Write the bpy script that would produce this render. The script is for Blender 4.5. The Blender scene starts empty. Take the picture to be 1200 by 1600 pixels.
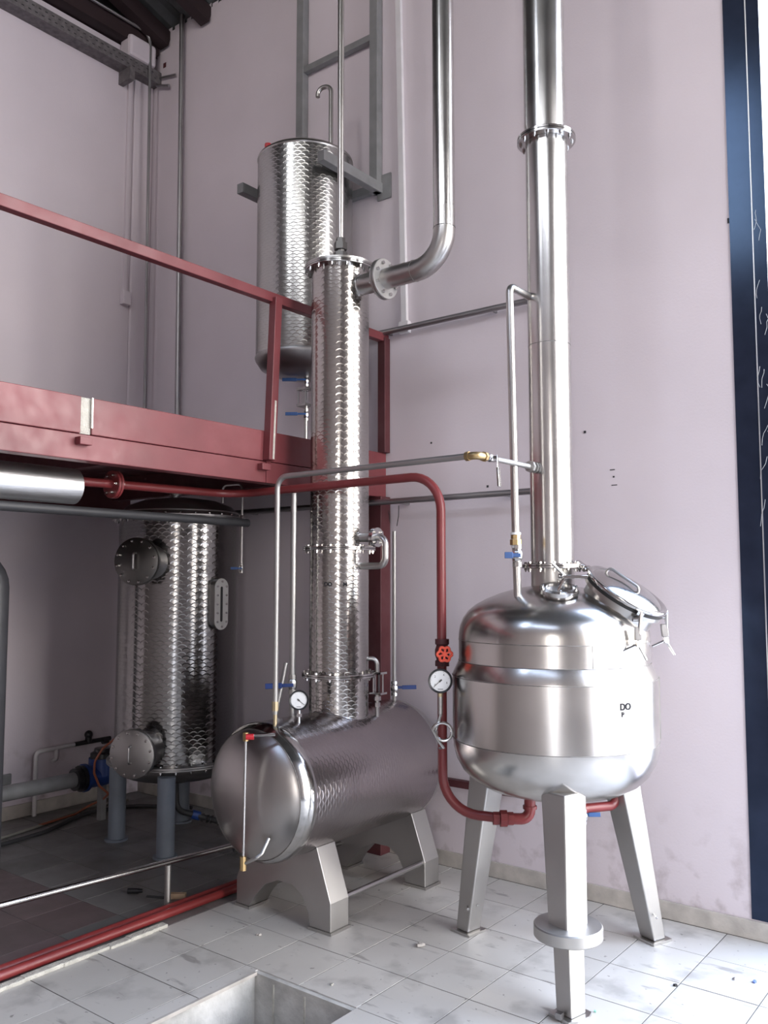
import bpy, math, random
from mathutils import Vector, Matrix
random.seed(4)
SC = bpy.context.scene
COL = SC.collection
PI = math.pi
# ---------------------------------------------------------------- camera (1200x1600, corner of the room is the origin)
FPX, YAW, PITCH = 1357.0, math.radians(37.84), math.radians(4.53)
CAM = Vector((5.30, -3.937, 1.5))
cF = Vector((-math.sin(YAW) * math.cos(PITCH), math.cos(YAW) * math.cos(PITCH), math.sin(PITCH)))
cR = Vector((math.cos(YAW), math.sin(YAW), 0))
cU = cR.cross(cF)
cam_data = bpy.data.cameras.new('camera')
cam = bpy.data.objects.new('camera', cam_data)
COL.objects.link(cam)
cam.matrix_world = Matrix(((cR.x, cU.x, -cF.x, CAM.x), (cR.y, cU.y, -cF.y, CAM.y), (cR.z, cU.z, -cF.z, CAM.z), (0, 0, 0, 1)))
cam_data.sensor_fit = 'VERTICAL'
cam_data.sensor_height = 36
cam_data.lens = FPX / 1600 * 36
cam_data.clip_start = 0.05
SC.camera = cam
# ---------------------------------------------------------------- world, light, exposure
world = bpy.data.worlds.new('world')
SC.world = world
world.use_nodes = True
_N, _L = world.node_tree.nodes, world.node_tree.links
bg = _N['Background']
_tc = _N.new('ShaderNodeTexCoord'); _sx = _N.new('ShaderNodeSeparateXYZ'); _rp = _N.new('ShaderNodeValToRGB')
_L.new(_tc.outputs['Generated'], _sx.inputs[0]); _L.new(_sx.outputs[2], _rp.inputs[0]); _L.new(_rp.outputs[0], bg.inputs[0])
_e = _rp.color_ramp.elements                    # bright hazy horizon, bluer overhead
_e[0].position = 0.0; _e[0].color = (1.0, 0.93, 0.86, 1)
_e[1].position = 0.75; _e[1].color = (0.50, 0.66, 0.95, 1)
_m = _e.new(0.30); _m.color = (0.93, 0.91, 0.88, 1)
bg.inputs[1].default_value = 12.0
SC.view_settings.view_transform = 'Standard'
SC.view_settings.look = 'None'
SC.view_settings.exposure = 0.27
SC.view_settings.gamma = 1
SC.view_settings.use_curve_mapping = False
SC.cycles.max_bounces = 10
SC.cycles.diffuse_bounces = 6
SC.cycles.glossy_bounces = 6
SC.cycles.use_denoising = True
SC.cycles.sample_clamp_indirect = 12


def portal(name, loc, rot, sx, sy):
    l = bpy.data.lights.new(name, 'AREA')
    l.shape = 'RECTANGLE'
    l.size, l.size_y = sx, sy
    l.cycles.is_portal = True
    o = bpy.data.objects.new(name, l)
    o.location, o.rotation_euler = loc, rot
    COL.objects.link(o)


# room extents and openings
XE, YS, ZT = 7.6, -5.6, 5.62
GATE = (-2.3, -0.2, 0.0, 5.0)      # y0,y1,z0,z1 in the east wall
WIN = (4.375, 7.3, 0.10, 5.2)        # x0,x1,z0,z1 in the back wall
DOOR = (5.85, 6.55, 0.0, 2.9)        # x0,x1,z0,z1 in the south wall
CLER = (3.5, 6.9, 5.35, 5.85)
SIDE = (2.30, 2.95, 5.0, 7.0)         # narrow tall window added beside the band for the navy strip's reflection
portal('side_daylight', (sum(SIDE[:2]) / 2, YS - .12, sum(SIDE[2:]) / 2), (PI / 2, 0, 0), SIDE[1] - SIDE[0], SIDE[3] - SIDE[2])         # x0,x1,z0,z1 high window band in the south wall
portal('clerestory_daylight', (sum(CLER[:2]) / 2, YS - .12, sum(CLER[2:]) / 2), (PI / 2, 0, 0), CLER[1] - CLER[0], CLER[3] - CLER[2])
portal('gate_daylight', (XE + .12, sum(GATE[:2]) / 2, sum(GATE[2:]) / 2), (0, PI / 2, 0), GATE[3] - GATE[2], GATE[1] - GATE[0])
portal('window_daylight', (sum(WIN[:2]) / 2, .12, sum(WIN[2:]) / 2), (-PI / 2, 0, 0), WIN[1] - WIN[0], WIN[3] - WIN[2])
portal('door_daylight', (sum(DOOR[:2]) / 2, YS - .12, sum(DOOR[2:]) / 2), (PI / 2, 0, 0), DOOR[1] - DOOR[0], DOOR[3] - DOOR[2])

# ---------------------------------------------------------------- point helpers: photograph pixel -> point on a plane of the room


def _ray(x, y):
    return cR * (x - 600) - cU * (y - 800) + cF * FPX


def PX(x, y, v):
    d = _ray(x, y); return CAM + d * ((v - CAM.x) / d.x)


def PY(x, y, v):
    d = _ray(x, y); return CAM + d * ((v - CAM.y) / d.y)


def PZ(x, y, v=0.0):
    d = _ray(x, y); return CAM + d * ((v - CAM.z) / d.z)


V = Vector
# ---------------------------------------------------------------- materials


def _mat(name):
    m = bpy.data.materials.new(name)
    m.use_nodes = True
    return m, m.node_tree.nodes, m.node_tree.links, m.node_tree.nodes['Principled BSDF']


def noise(N, L, scale, detail=4, coord='Object', vec=None):
    t = N.new('ShaderNodeTexNoise')
    t.inputs['Scale'].default_value = scale
    t.inputs['Detail'].default_value = detail
    if vec is None:
        tc = N.new('ShaderNodeTexCoord'); vec = tc.outputs[coord]
    L.new(vec, t.inputs['Vector'])
    return t


def ramp(N, L, src, stops):
    r = N.new('ShaderNodeValToRGB')
    el = r.color_ramp.elements
    while len(el) < len(stops):
        el.new(0.5)
    for e, (p, c) in zip(el, stops):
        e.position = p; e.color = (*c, 1)
    L.new(src, r.inputs[0])
    return r


def maprange(N, L, src, a, b, c, d):
    r = N.new('ShaderNodeMapRange')
    for i, v in enumerate((a, b, c, d)):
        r.inputs[i + 1].default_value = v
    L.new(src, r.inputs[0])
    return r.outputs[0]


def math_node(N, L, op, a, b=None):
    n = N.new('ShaderNodeMath'); n.operation = op
    for i, s in enumerate((a, b)):
        if s is None: continue
        if isinstance(s, (int, float)): n.inputs[i].default_value = s
        else: L.new(s, n.inputs[i])
    return n.outputs[0]


def plain(name, col, rough=.5, metal=0, var=.12, scale=9, bump=0.0, spec=.5):
    m, N, L, P = _mat(name)
    t = noise(N, L, scale)
    c0 = tuple(x * (1 - var) for x in col); c1 = tuple(min(1, x * (1 + var)) for x in col)
    r = ramp(N, L, t.outputs[0], [(.3, c0), (.7, c1)])
    L.new(r.outputs[0], P.inputs['Base Color'])
    P.inputs['Roughness'].default_value = rough
    P.inputs['Metallic'].default_value = metal
    P.inputs['Specular IOR Level'].default_value = spec
    if bump:
        t2 = noise(N, L, scale * 8, 3)
        b = N.new('ShaderNodeBump'); b.inputs['Distance'].default_value = bump
        L.new(t2.outputs[0], b.inputs['Height']); L.new(b.outputs[0], P.inputs['Normal'])
    return m


def steel(name, col=(.60, .58, .56), rough=.27, rvar=.08, brush=0.0, aniso=0.0, stretch=(1, 1, 14)):
    """brushed stainless; brush = depth of fine grinding marks"""
    m, N, L, P = _mat(name)
    P.inputs['Metallic'].default_value = 1
    tc = N.new('ShaderNodeTexCoord')
    t = noise(N, L, 3.0, 5)
    r = ramp(N, L, t.outputs[0], [(.3, tuple(x * .86 for x in col)), (.7, tuple(min(1, x * 1.08) for x in col))])
    L.new(r.outputs[0], P.inputs['Base Color'])
    L.new(maprange(N, L, t.outputs[0], .3, .7, rough - rvar, rough + rvar), P.inputs['Roughness'])
    P.inputs['Anisotropic'].default_value = aniso
    if brush:
        mp = N.new('ShaderNodeMapping'); mp.inputs['Scale'].default_value = stretch
        L.new(tc.outputs['Object'], mp.inputs[0])
        g = noise(N, L, 22, 3, vec=mp.outputs[0])
        b = N.new('ShaderNodeBump'); b.inputs['Distance'].default_value = brush; b.inputs['Strength'].default_value = .6
        L.new(g.outputs[0], b.inputs['Height']); L.new(b.outputs[0], P.inputs['Normal'])
    return m


def hammered(name, col, rough, cell=.036, depth=.0007, strength=1.0):
    """stainless sheet with staggered rows of shallow round polishing dimples; needs UVs in metres"""
    m, N, L, P = _mat(name)
    P.inputs['Metallic'].default_value = 1
    uv = N.new('ShaderNodeUVMap')
    sep = N.new('ShaderNodeSeparateXYZ'); L.new(uv.outputs[0], sep.inputs[0])
    nz = noise(N, L, 14, 2)
    j = maprange(N, L, nz.outputs[0], 0, 1, -.14, .14)
    mn = lambda op, x, y=None: math_node(N, L, op, x, y)
    u = mn('ADD', mn('DIVIDE', sep.outputs[0], cell * 1.15), j)
    w = mn('ADD', mn('DIVIDE', sep.outputs[1], cell * .5), mn('MULTIPLY', j, .8))
    k0 = mn('FLOOR', w)
    f = mn('SUBTRACT', w, k0)
    par = mn('MULTIPLY', mn('MODULO', k0, 2), .5)
    fe = mn('SUBTRACT', mn('FRACT', mn('ADD', u, par)), .5)                 # row k0
    fo = mn('SUBTRACT', mn('FRACT', mn('ADD', mn('ADD', u, par), .5)), .5)  # rows k0-1, k0+1
    RR = .66

    def dist(fu, fv):
        return mn('SQRT', mn('ADD', mn('MULTIPLY', fu, fu), mn('MULTIPLY', fv, fv)))
    dA = dist(fo, mn('MULTIPLY', mn('ADD', f, 1), .5))
    dB = dist(fe, mn('MULTIPLY', f, .5))
    dC = dist(fo, mn('MULTIPLY', mn('SUBTRACT', f, 1), .5))
    inA = mn('LESS_THAN', dA, RR)
    inB = mn('LESS_THAN', dB, RR)
    bc = mn('ADD', mn('MULTIPLY', inB, dB), mn('MULTIPLY', mn('SUBTRACT', 1, inB), dC))
    d = mn('ADD', mn('MULTIPLY', inA, dA), mn('MULTIPLY', mn('SUBTRACT', 1, inA), bc))
    d = mn('ADD', mn('MULTIPLY', mn('MULTIPLY', d, d), .55), maprange(N, L, d, RR * .80, RR, 0, .45))
    b = N.new('ShaderNodeBump'); b.inputs['Distance'].default_value = depth; b.inputs['Strength'].default_value = strength
    L.new(d, b.inputs['Height']); L.new(b.outputs[0], P.inputs['Normal'])
    t = noise(N, L, 3.0, 5)
    r = ramp(N, L, t.outputs[0], [(.3, tuple(x * .85 for x in col)), (.7, col)])
    L.new(r.outputs[0], P.inputs['Base Color'])
    P.inputs['Roughness'].default_value = rough
    return m


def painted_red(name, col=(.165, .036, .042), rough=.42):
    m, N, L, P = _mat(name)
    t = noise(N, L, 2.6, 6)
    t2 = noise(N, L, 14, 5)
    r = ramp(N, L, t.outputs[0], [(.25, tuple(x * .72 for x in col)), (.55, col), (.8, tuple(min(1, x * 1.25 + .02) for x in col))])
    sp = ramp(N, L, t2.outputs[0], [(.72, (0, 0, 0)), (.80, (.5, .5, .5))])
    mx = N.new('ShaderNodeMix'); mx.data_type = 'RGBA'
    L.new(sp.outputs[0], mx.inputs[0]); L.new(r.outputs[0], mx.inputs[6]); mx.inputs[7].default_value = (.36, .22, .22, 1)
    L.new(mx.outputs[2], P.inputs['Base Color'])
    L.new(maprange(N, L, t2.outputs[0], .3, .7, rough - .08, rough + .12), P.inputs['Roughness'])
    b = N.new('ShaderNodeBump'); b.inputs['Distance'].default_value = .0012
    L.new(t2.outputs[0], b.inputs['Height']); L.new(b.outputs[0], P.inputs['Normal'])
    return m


def wall_mat(name, col):
    m, N, L, P = _mat(name)
    g = N.new('ShaderNodeNewGeometry')
    t = noise(N, L, 1.3, 6, vec=g.outputs['Position'])
    t2 = noise(N, L, 90, 3, vec=g.outputs['Position'])
    r = ramp(N, L, t.outputs[0], [(.3, tuple(x * .94 for x in col)), (.7, tuple(x * 1.04 for x in col))])
    # scuffs and dirt low on the wall
    sx = N.new('ShaderNodeSeparateXYZ'); L.new(g.outputs['Position'], sx.inputs[0])
    low = maprange(N, L, sx.outputs[2], .08, .55, 1, 0)
    t3 = noise(N, L, 9, 7, vec=g.outputs['Position'])
    d = math_node(N, L, 'MULTIPLY', low, maprange(N, L, t3.outputs[0], .52, .72, 0, .75))
    t4 = noise(N, L, 16, 3, vec=g.outputs['Position'])
    d = math_node(N, L, 'MAXIMUM', d, maprange(N, L, t4.outputs[0], .765, .80, 0, .35))
    mx = N.new('ShaderNodeMix'); mx.data_type = 'RGBA'
    L.new(d, mx.inputs[0]); L.new(r.outputs[0], mx.inputs[6]); mx.inputs[7].default_value = (.22, .17, .17, 1)
    L.new(mx.outputs[2], P.inputs['Base Color'])
    P.inputs['Roughness'].default_value = .7
    b = N.new('ShaderNodeBump'); b.inputs['Distance'].default_value = .0012; b.inputs['Strength'].default_value = .5
    L.new(t2.outputs[0], b.inputs['Height']); L.new(b.outputs[0], P.inputs['Normal'])
    return m


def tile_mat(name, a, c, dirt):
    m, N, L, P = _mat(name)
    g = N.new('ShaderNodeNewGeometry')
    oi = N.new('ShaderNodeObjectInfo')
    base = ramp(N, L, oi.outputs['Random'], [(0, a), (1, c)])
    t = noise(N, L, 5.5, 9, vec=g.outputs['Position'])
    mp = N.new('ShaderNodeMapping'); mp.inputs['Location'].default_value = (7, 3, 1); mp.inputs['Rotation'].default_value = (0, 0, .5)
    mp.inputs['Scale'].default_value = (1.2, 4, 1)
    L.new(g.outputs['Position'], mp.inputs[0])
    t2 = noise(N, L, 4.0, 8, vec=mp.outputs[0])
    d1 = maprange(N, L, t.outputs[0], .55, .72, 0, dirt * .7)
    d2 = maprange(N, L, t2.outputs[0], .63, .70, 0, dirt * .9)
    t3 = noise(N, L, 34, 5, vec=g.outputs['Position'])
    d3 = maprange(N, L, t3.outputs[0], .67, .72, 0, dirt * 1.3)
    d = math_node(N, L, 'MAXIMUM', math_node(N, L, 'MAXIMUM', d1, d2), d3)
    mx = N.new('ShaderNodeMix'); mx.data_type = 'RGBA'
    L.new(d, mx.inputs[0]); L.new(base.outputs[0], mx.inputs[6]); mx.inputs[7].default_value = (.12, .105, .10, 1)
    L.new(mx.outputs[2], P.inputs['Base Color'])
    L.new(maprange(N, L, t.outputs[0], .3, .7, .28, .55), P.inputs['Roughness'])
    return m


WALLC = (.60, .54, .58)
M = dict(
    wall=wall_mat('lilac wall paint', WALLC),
    wall_unseen=plain('darkened unseen wall', (.20, .175, .18), .75),  # unseen walls, darkened to cut fill light and deepen steel reflections
    wall_dark=plain('dark gable fill', (.03, .026, .028), .8),
    skirting=plain('grey stone skirting', (.42, .39, .36), .55, var=.18, scale=12, bump=.001),
    tile=tile_mat('pale floor tile', (.45, .428, .40), (.52, .497, .47), .58),
    tile_dirty_shade=tile_mat('dirty shaded floor tile', (.14, .135, .13), (.19, .18, .175), .55),  # dirt, with the shade under the deck also darkened into the colour
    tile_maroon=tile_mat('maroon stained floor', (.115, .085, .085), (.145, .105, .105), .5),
    grout=plain('dark grout', (.075, .07, .065), .85, bump=.001),
    concrete=plain('sump concrete', (.46, .45, .43), .8, var=.5, scale=5, bump=.004),
    plaster=plain('rough plaster', (.50, .48, .43), .85, var=.2, scale=20, bump=.006),
    steel=steel('brushed stainless', col=(.50, .485, .47), rough=.33, rvar=.04, brush=.0002),
    steel_tank=steel('rolled stainless kettle', (.58, .56, .54), .24, .025),
    steel_sat=steel('satin stainless', (.44, .43, .42), .46, .06),
    steel_col=steel('stainless column', (.60, .59, .58), .24, .025, brush=.0002, stretch=(14, 14, 1)),
    steel_pol=steel('polished stainless', (.56, .55, .54), .16, .04),
    steel_dark=steel('dull stainless', (.36, .35, .35), .38, .08),
    dark_pipe=plain('dark grey pipe paint', (.035, .035, .038), .42, spec=.3),
    stand_pipe=plain('charcoal pipe enamel', (.07, .07, .08), .45),
    steel_dome=steel('satin dished head', (.45, .43, .42), .34, .05, brush=.0003, stretch=(1, .2, 1)),
    zinc=steel('galvanised pipe', (.36, .35, .36), .42, .08),
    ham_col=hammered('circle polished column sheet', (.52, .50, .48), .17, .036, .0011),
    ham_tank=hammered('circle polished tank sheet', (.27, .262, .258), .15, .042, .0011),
    ham_hang=hammered('circle polished header tank sheet', (.46, .46, .45), .22, .036, .0010),
    ham_pot=hammered('circle polished still sheet', (.40, .36, .36), .24, .034, .0011),
    alu=steel('aluminium cladding', (.72, .72, .73), .36, .06, brush=.001),
    weld=plain('weld bead', (.22, .21, .20), .45, 1, var=.3, scale=60, bump=.002),
    red=painted_red('oxide red paint'),
    red_pipe=painted_red('oxide red pipe paint', (.175, .026, .028), .36),
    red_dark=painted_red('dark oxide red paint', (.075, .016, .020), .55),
    red_floor=painted_red('bright red pipe paint', (.18, .022, .022), .36),
    greypaint=plain('grey enamel', (.20, .20, .205), .5, var=.15),
    greyblue=plain('grey blue enamel', (.175, .20, .24), .45, var=.1),
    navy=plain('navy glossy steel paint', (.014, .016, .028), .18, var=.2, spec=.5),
    black=plain('black enamel', (.012, .012, .014), .35),
    gasket=plain('black rubber gasket', (.012, .012, .012), .6),
    dial=plain('white dial', (.78, .79, .80), .35, var=.02),
    brass=plain('brass fitting', (.40, .29, .15), .42, 1, var=.2),
    brassd=plain('pale brass fitting', (.46, .38, .25), .5, .8, var=.2),
    blue=plain('blue plastic sleeve', (.03, .085, .24), .4),
    blued=plain('blue cast iron paint', (.015, .045, .19), .4),
    orange=plain('orange red handwheel paint', (.72, .085, .045), .38),
    redplastic=plain('red plastic', (.48, .02, .03), .4),
    pvc=plain('white plastic pipe', (.55, .53, .54), .45, var=.05),
    conduit=plain('white plastic duct', (.62, .60, .62), .45, var=.05),
    orangecord=plain('orange cord', (.32, .10, .055), .55),
    darkhose=plain('dark hose', (.03, .03, .032), .5),
    hosec=plain('pale grey hose', (.24, .23, .20), .5),
    rafter=plain('dark rafter paint', (.022, .010, .012), .7),
    port_dark=steel('dark steel and cover shade', (.14, .135, .13), .36, .05),  # dark nuts; on the upper port cover, a dark reflection put into colour
    tray=plain('dusty tray steel', (.12, .108, .112), .6, var=.3, scale=30),
    roof=plain('grey roof sheet', (.055, .058, .058), .6, var=.25),
    ink=plain('grey stencil ink', (.03, .03, .034), .7, spec=.1),
    wood=plain('cut wood', (.42, .29, .19), .7),
    mint=plain('mint plastic', (.30, .62, .50), .5),
    bluelit=plain('blue wrapper', (.10, .16, .42), .5),
    cob=plain('grey cobweb', (.55, .57, .6), .9),
)
M['navy'].node_tree.nodes['Principled BSDF'].inputs['Specular Tint'].default_value = (.35, .58, 1, 1)  # blue of the reflected sky painted in through the specular tint
m, N, L, P = _mat('sight glass')
P.inputs['Base Color'].default_value = (.9, .95, .93, 1)
P.inputs['Roughness'].default_value = .04
P.inputs['Transmission Weight'].default_value = 1
P.inputs['IOR'].default_value = 1.1
M['glass'] = m

# ---------------------------------------------------------------- mesh building


def frame_from(axis):
    a = axis.normalized()
    h = V((0, 0, 1)) if abs(a.z) < .9 else V((1, 0, 0))
    x = h.cross(a).normalized()
    return x, a.cross(x).normalized(), a


class MB:
    def __init__(s):
        s.v, s.f, s.uv = [], [], []

    def add(s, vs, fs, uvs=None):
        k = len(s.v)
        s.v += [V(p) for p in vs]
        for i, f in enumerate(fs):
            s.f.append([k + q for q in f])
            s.uv.append(uvs[i] if uvs else [(0, 0)] * len(f))
        return s

    def box(s, c, d, mat=None):
        c = V(c)
        vs = []
        for x in (-.5, .5):
            for y in (-.5, .5):
                for z in (-.5, .5):
                    p = V((x * d[0], y * d[1], z * d[2]))
                    vs.append(c + (mat @ p if mat else p))
        return s.add(vs, [(0, 1, 3, 2), (4, 6, 7, 5), (0, 4, 5, 1), (2, 3, 7, 6), (0, 2, 6, 4), (1, 5, 7, 3)])

    def bx(s, x0, x1, y0, y1, z0, z1):
        return s.box(((x0 + x1) / 2, (y0 + y1) / 2, (z0 + z1) / 2), (x1 - x0, y1 - y0, z1 - z0))

    def bar(s, a, b, w, h, up=V((0, 0, 1))):
        a, b = V(a), V(b)
        y = (b - a).normalized(); x = y.cross(up).normalized(); z = x.cross(y)
        return s.box((a + b) / 2, (w, (b - a).length, h), Matrix((x, y, z)).transposed())

    def lathe(s, prof, o, axis=(0, 0, 1), n=48, ref=None, a0=0, a1=2 * PI, cell=None):
        """profile of (radius, height along axis); UVs in metres"""
        o = V(o)
        x, y, z = frame_from(V(axis))
        if ref is None: ref = max(p[0] for p in prof)
        circ = 2 * PI * ref
        if cell: circ = round(circ / cell) * cell
        vs, ln = [], [0]
        for i in range(1, len(prof)):
            ln.append(ln[-1] + math.hypot(prof[i][0] - prof[i - 1][0], prof[i][1] - prof[i - 1][1]))
        full = abs(a1 - a0 - 2 * PI) < 1e-6
        m = n if full else n + 1
        for r, h in prof:
            for k in range(m):
                a = a0 + (a1 - a0) * k / n
                vs.append(o + x * (r * math.cos(a)) + y * (r * math.sin(a)) + z * h)
        fs, uv = [], []
        for i in range(len(prof) - 1):
            for k in range(n):
                k2 = (k + 1) % m
                fs.append((i * m + k, i * m + k2, (i + 1) * m + k2, (i + 1) * m + k))
                u0, u1 = circ * k / n, circ * (k + 1) / n
                uv.append([(u0, ln[i]), (u1, ln[i]), (u1, ln[i + 1]), (u0, ln[i + 1])])
        return s.add(vs, fs, uv)

    def cyl(s, a, b, r, n=16, r2=None):
        a, b = V(a), V(b)
        h = (b - a).length
        r2 = r if r2 is None else r2
        return s.lathe([(0, 0), (r, 0), (r2, h), (0, h)], a, b - a, n)

    def ring(s, o, axis, r0, r1, h, n=40):
        """annular disc from height 0 to h"""
        return s.lathe([(r0, 0), (r1, 0), (r1, h), (r0, h), (r0, 0)], o, axis, n)

    def torus(s, o, axis, R, r, n=40, k=8, a0=0, a1=2 * PI):
        pr = [(R + r * math.cos(t * 2 * PI / k), r * math.sin(t * 2 * PI / k)) for t in range(k + 1)]
        return s.lathe(pr, o, axis, n, a0=a0, a1=a1)

    def ball(s, o, r, n=16, sz=1):
        k = 8
        pr = [(r * math.sin(t * PI / k), -r * sz * math.cos(t * PI / k)) for t in range(k + 1)]
        return s.lathe(pr, o, (0, 0, 1), n)

    def tube(s, path, r, n=12, bend=0, caps=True, k=6):
        P_ = [V(p) for p in path]
        pts = [P_[0]]
        for i in range(1, len(P_) - 1):
            a, b, c = P_[i - 1], P_[i], P_[i + 1]
            d1, d2 = (a - b), (c - b)
            l1, l2 = d1.length, d2.length
            d1.normalize(); d2.normalize()
            ang = d1.angle(d2)
            if bend <= 0 or ang > PI - .02:
                pts.append(b); continue
            t = min(bend / math.tan(ang / 2), l1 * .49 if i > 1 else l1 * .98, l2 * .49 if i < len(P_) - 2 else l2 * .98)
            p0, p1 = b + d1 * t, b + d2 * t
            rr = t * math.tan(ang / 2)
            cc = b + (d1 + d2).normalized() * (rr / math.sin(ang / 2))
            u = (p0 - cc).normalized(); w = (p1 - cc).normalized()
            tot = u.angle(w)
            for q in range(k + 1):
                f = q / k
                pts.append(cc + (u * math.sin((1 - f) * tot) + w * math.sin(f * tot)) / math.sin(tot) * rr)
        pts.append(P_[-1])
        fr = frame_from(pts[1] - pts[0])
        x = fr[0]
        vs, ln, prev = [], 0, None
        L_ = []
        for i, p in enumerate(pts):
            if i == 0: t = pts[1] - pts[0]
            elif i == len(pts) - 1: t = pts[-1] - pts[-2]
            else: t = (pts[i + 1] - pts[i]).normalized() + (pts[i] - pts[i - 1]).normalized()
            t.normalize()
            x = (x - t * x.dot(t)).normalized(); y = t.cross(x)
            if prev is not None: ln += (p - prev).length
            prev = p; L_.append(ln)
            for q in range(n):
                a = 2 * PI * q / n
                vs.append(p + x * (r * math.cos(a)) + y * (r * math.sin(a)))
        fs, uv = [], []
        for i in range(len(pts) - 1):
            for q in range(n):
                q2 = (q + 1) % n
                fs.append((i * n + q, i * n + q2, (i + 1) * n + q2, (i + 1) * n + q))
                uv.append([(q / n, L_[i]), ((q + 1) / n, L_[i]), ((q + 1) / n, L_[i + 1]), (q / n, L_[i + 1])])
        if caps:
            fs.append(tuple(range(n))[::-1]); uv.append([(0, 0)] * n)
            b0 = (len(pts) - 1) * n
            fs.append(tuple(b0 + q for q in range(n))); uv.append([(0, 0)] * n)
        return s.add(vs, fs, uv)

    def prism(s, poly, o, ex, ey, ez, h):
        """polygon (2D in ex,ey) extruded by h along ez"""
        o, ex, ey, ez = V(o), V(ex), V(ey), V(ez)
        n = len(poly)
        vs = [o + ex * a + ey * b for a, b in poly] + [o + ex * a + ey * b + ez * h for a, b in poly]
        fs = [tuple(range(n))[::-1], tuple(range(n, 2 * n))] + [(i, (i + 1) % n, n + (i + 1) % n, n + i) for i in range(n)]
        return s.add(vs, fs)

    def mesh(s, name, mat, origin, smooth=True, ang=38):
        me = bpy.data.meshes.new(name)
        me.from_pydata([tuple(p - origin) for p in s.v], [], s.f)
        u = me.uv_layers.new(name='UVMap')
        flat = [c for f in s.uv for p in f for c in p]
        u.data.foreach_set('uv', flat)
        me.materials.append(mat)
        if smooth:
            me.shade_smooth(); me.set_sharp_from_angle(angle=math.radians(ang))
        me.update()
        return me


def worigin(o):
    p = V((0, 0, 0))
    while o is not None:
        p += o.location; o = o.parent
    return p


def obj(name, mb, mat, parent=None, origin=None, smooth=True, bevel=0, label=None, ang=38):
    base = worigin(parent) if parent else V(origin) if origin is not None else V((0, 0, 0))
    o = bpy.data.objects.new(name, mb.mesh(name, M[mat] if isinstance(mat, str) else mat, base, smooth, ang))
    if parent: o.parent = parent
    else: o.location = base
    COL.objects.link(o)
    if bevel:
        b = o.modifiers.new('bevel', 'BEVEL'); b.width = bevel; b.segments = 2; b.limit_method = 'ANGLE'; b.angle_limit = .6
    if label: o['label'] = label
    return o


def thing(name, loc, label, cat, group=None):
    o = bpy.data.objects.new(name, None)
    o.empty_display_size = .1
    o.location = loc
    COL.objects.link(o)
    return tag(o, label, cat, group)


def tag(o, label, cat, group=None):
    o['label'] = label; o['category'] = cat
    if group: o['group'] = group
    return o


def struct(name, mb, mat, parent=None, smooth=False, bevel=0):
    o = obj(name, mb, mat, parent, smooth=smooth, bevel=bevel)
    if not parent: o['kind'] = 'structure'
    return o


# shared bolt meshes: unit along +Z, hexagonal head both sides
_bolt = {}


def bolt(parent, pos, axis, r=.007, length=.03, name='bolt'):
    key = (round(r, 4), round(length, 4))
    if key not in _bolt:
        mb = MB()
        mb.lathe([(0, length / 2 + r * 1.2), (r, length / 2 + r * 1.1), (r, length / 2), (r * .5, length / 2), (r * .5, -length / 2), (r, -length / 2),
                  (r, -length / 2 - r * 1.1), (r * .5, -length / 2 - r * 1.1), (r * .5, -length / 2 - r * 2.0), (0, -length / 2 - r * 2.0)], (0, 0, 0), (0, 0, 1), 6)
        _bolt[key] = mb.mesh('bolt', M['steel_pol'], V((0, 0, 0)), False)
    o = bpy.data.objects.new(name, _bolt[key])
    x, y, z = frame_from(V(axis))
    o.matrix_local = Matrix.Translation(V(pos) - worigin(parent)) @ Matrix((x, y, z)).transposed().to_4x4()
    o.parent = parent
    COL.objects.link(o)
    return o


def bolt_ring(parent, c, axis, R, n, r=.007, length=.03, a0=0.0):
    x, y, z = frame_from(V(axis))
    for k in range(n):
        a = a0 + 2 * PI * k / n
        bolt(parent, V(c) + x * (R * math.cos(a)) + y * (R * math.sin(a)), axis, r, length)


def flange(parent, c, axis, rin, rout, th, nb, mat='steel', br=.007, gasket=True, a0=0.0, name='flange'):
    """a pair of flange discs with a gasket between them, centred on c, and its bolts as sub-parts"""
    ax = V(axis).normalized(); c = V(c)
    mb = MB()
    mb.lathe([(rin, -th), (rout - .002, -th), (rout, -th + .002), (rout, -.0015), (rin, -.0015), (rin, -th)], c, ax, 56)
    mb.lathe([(rin, .0015), (rout, .0015), (rout, th - .002), (rout - .002, th), (rin, th), (rin, .0015)], c, ax, 56)
    f = obj(name, mb, mat, parent)
    if gasket:
        g = MB().lathe([(rin, -.0015), (rout - .004, -.0015), (rout - .004, .0015), (rin, .0015)], c, ax, 40)
        obj('gasket', g, 'gasket', f)
    bolt_ring(f, c, ax, (rin + rout) / 2 + (rout - rin) * .08, nb, br, 2 * th, a0)
    return f


def ball_valve(parent, c, axis, lever_dir, s=1.0, body='steel_pol', lever='blue', stem_dir=None, lever_len=.085):
    """a small ball valve: body with hexagonal ends, stem, lever with a coloured sleeve"""
    c, ax = V(c), V(axis).normalized()
    ld = V(lever_dir).normalized()
    sd = V(stem_dir).normalized() if stem_dir is not None else ax.cross(ld).normalized()
    mb = MB()
    mb.lathe([(0, -.034 * s), (.0145 * s, -.034 * s), (.0145 * s, -.02 * s), (.011 * s, -.018 * s), (.017 * s, -.009 * s),
              (.017 * s, .009 * s), (.011 * s, .018 * s), (.0145 * s, .02 * s), (.0145 * s, .034 * s), (0, .034 * s)], c, ax, 8)
    mb.cyl(c, c + sd * .034 * s, .006 * s, 8)
    v = obj('ball_valve', mb, body, parent)
    h = c + sd * .034 * s
    mb = MB().bar(h - ld * .01 * s, h + ld * lever_len * .45, .012 * s, .003, sd)
    mb.bar(h + ld * lever_len * .35, h + ld * lever_len, .019 * s, .009 * s, sd)
    obj('lever', mb, lever, v, bevel=.002)
    return v


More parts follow.
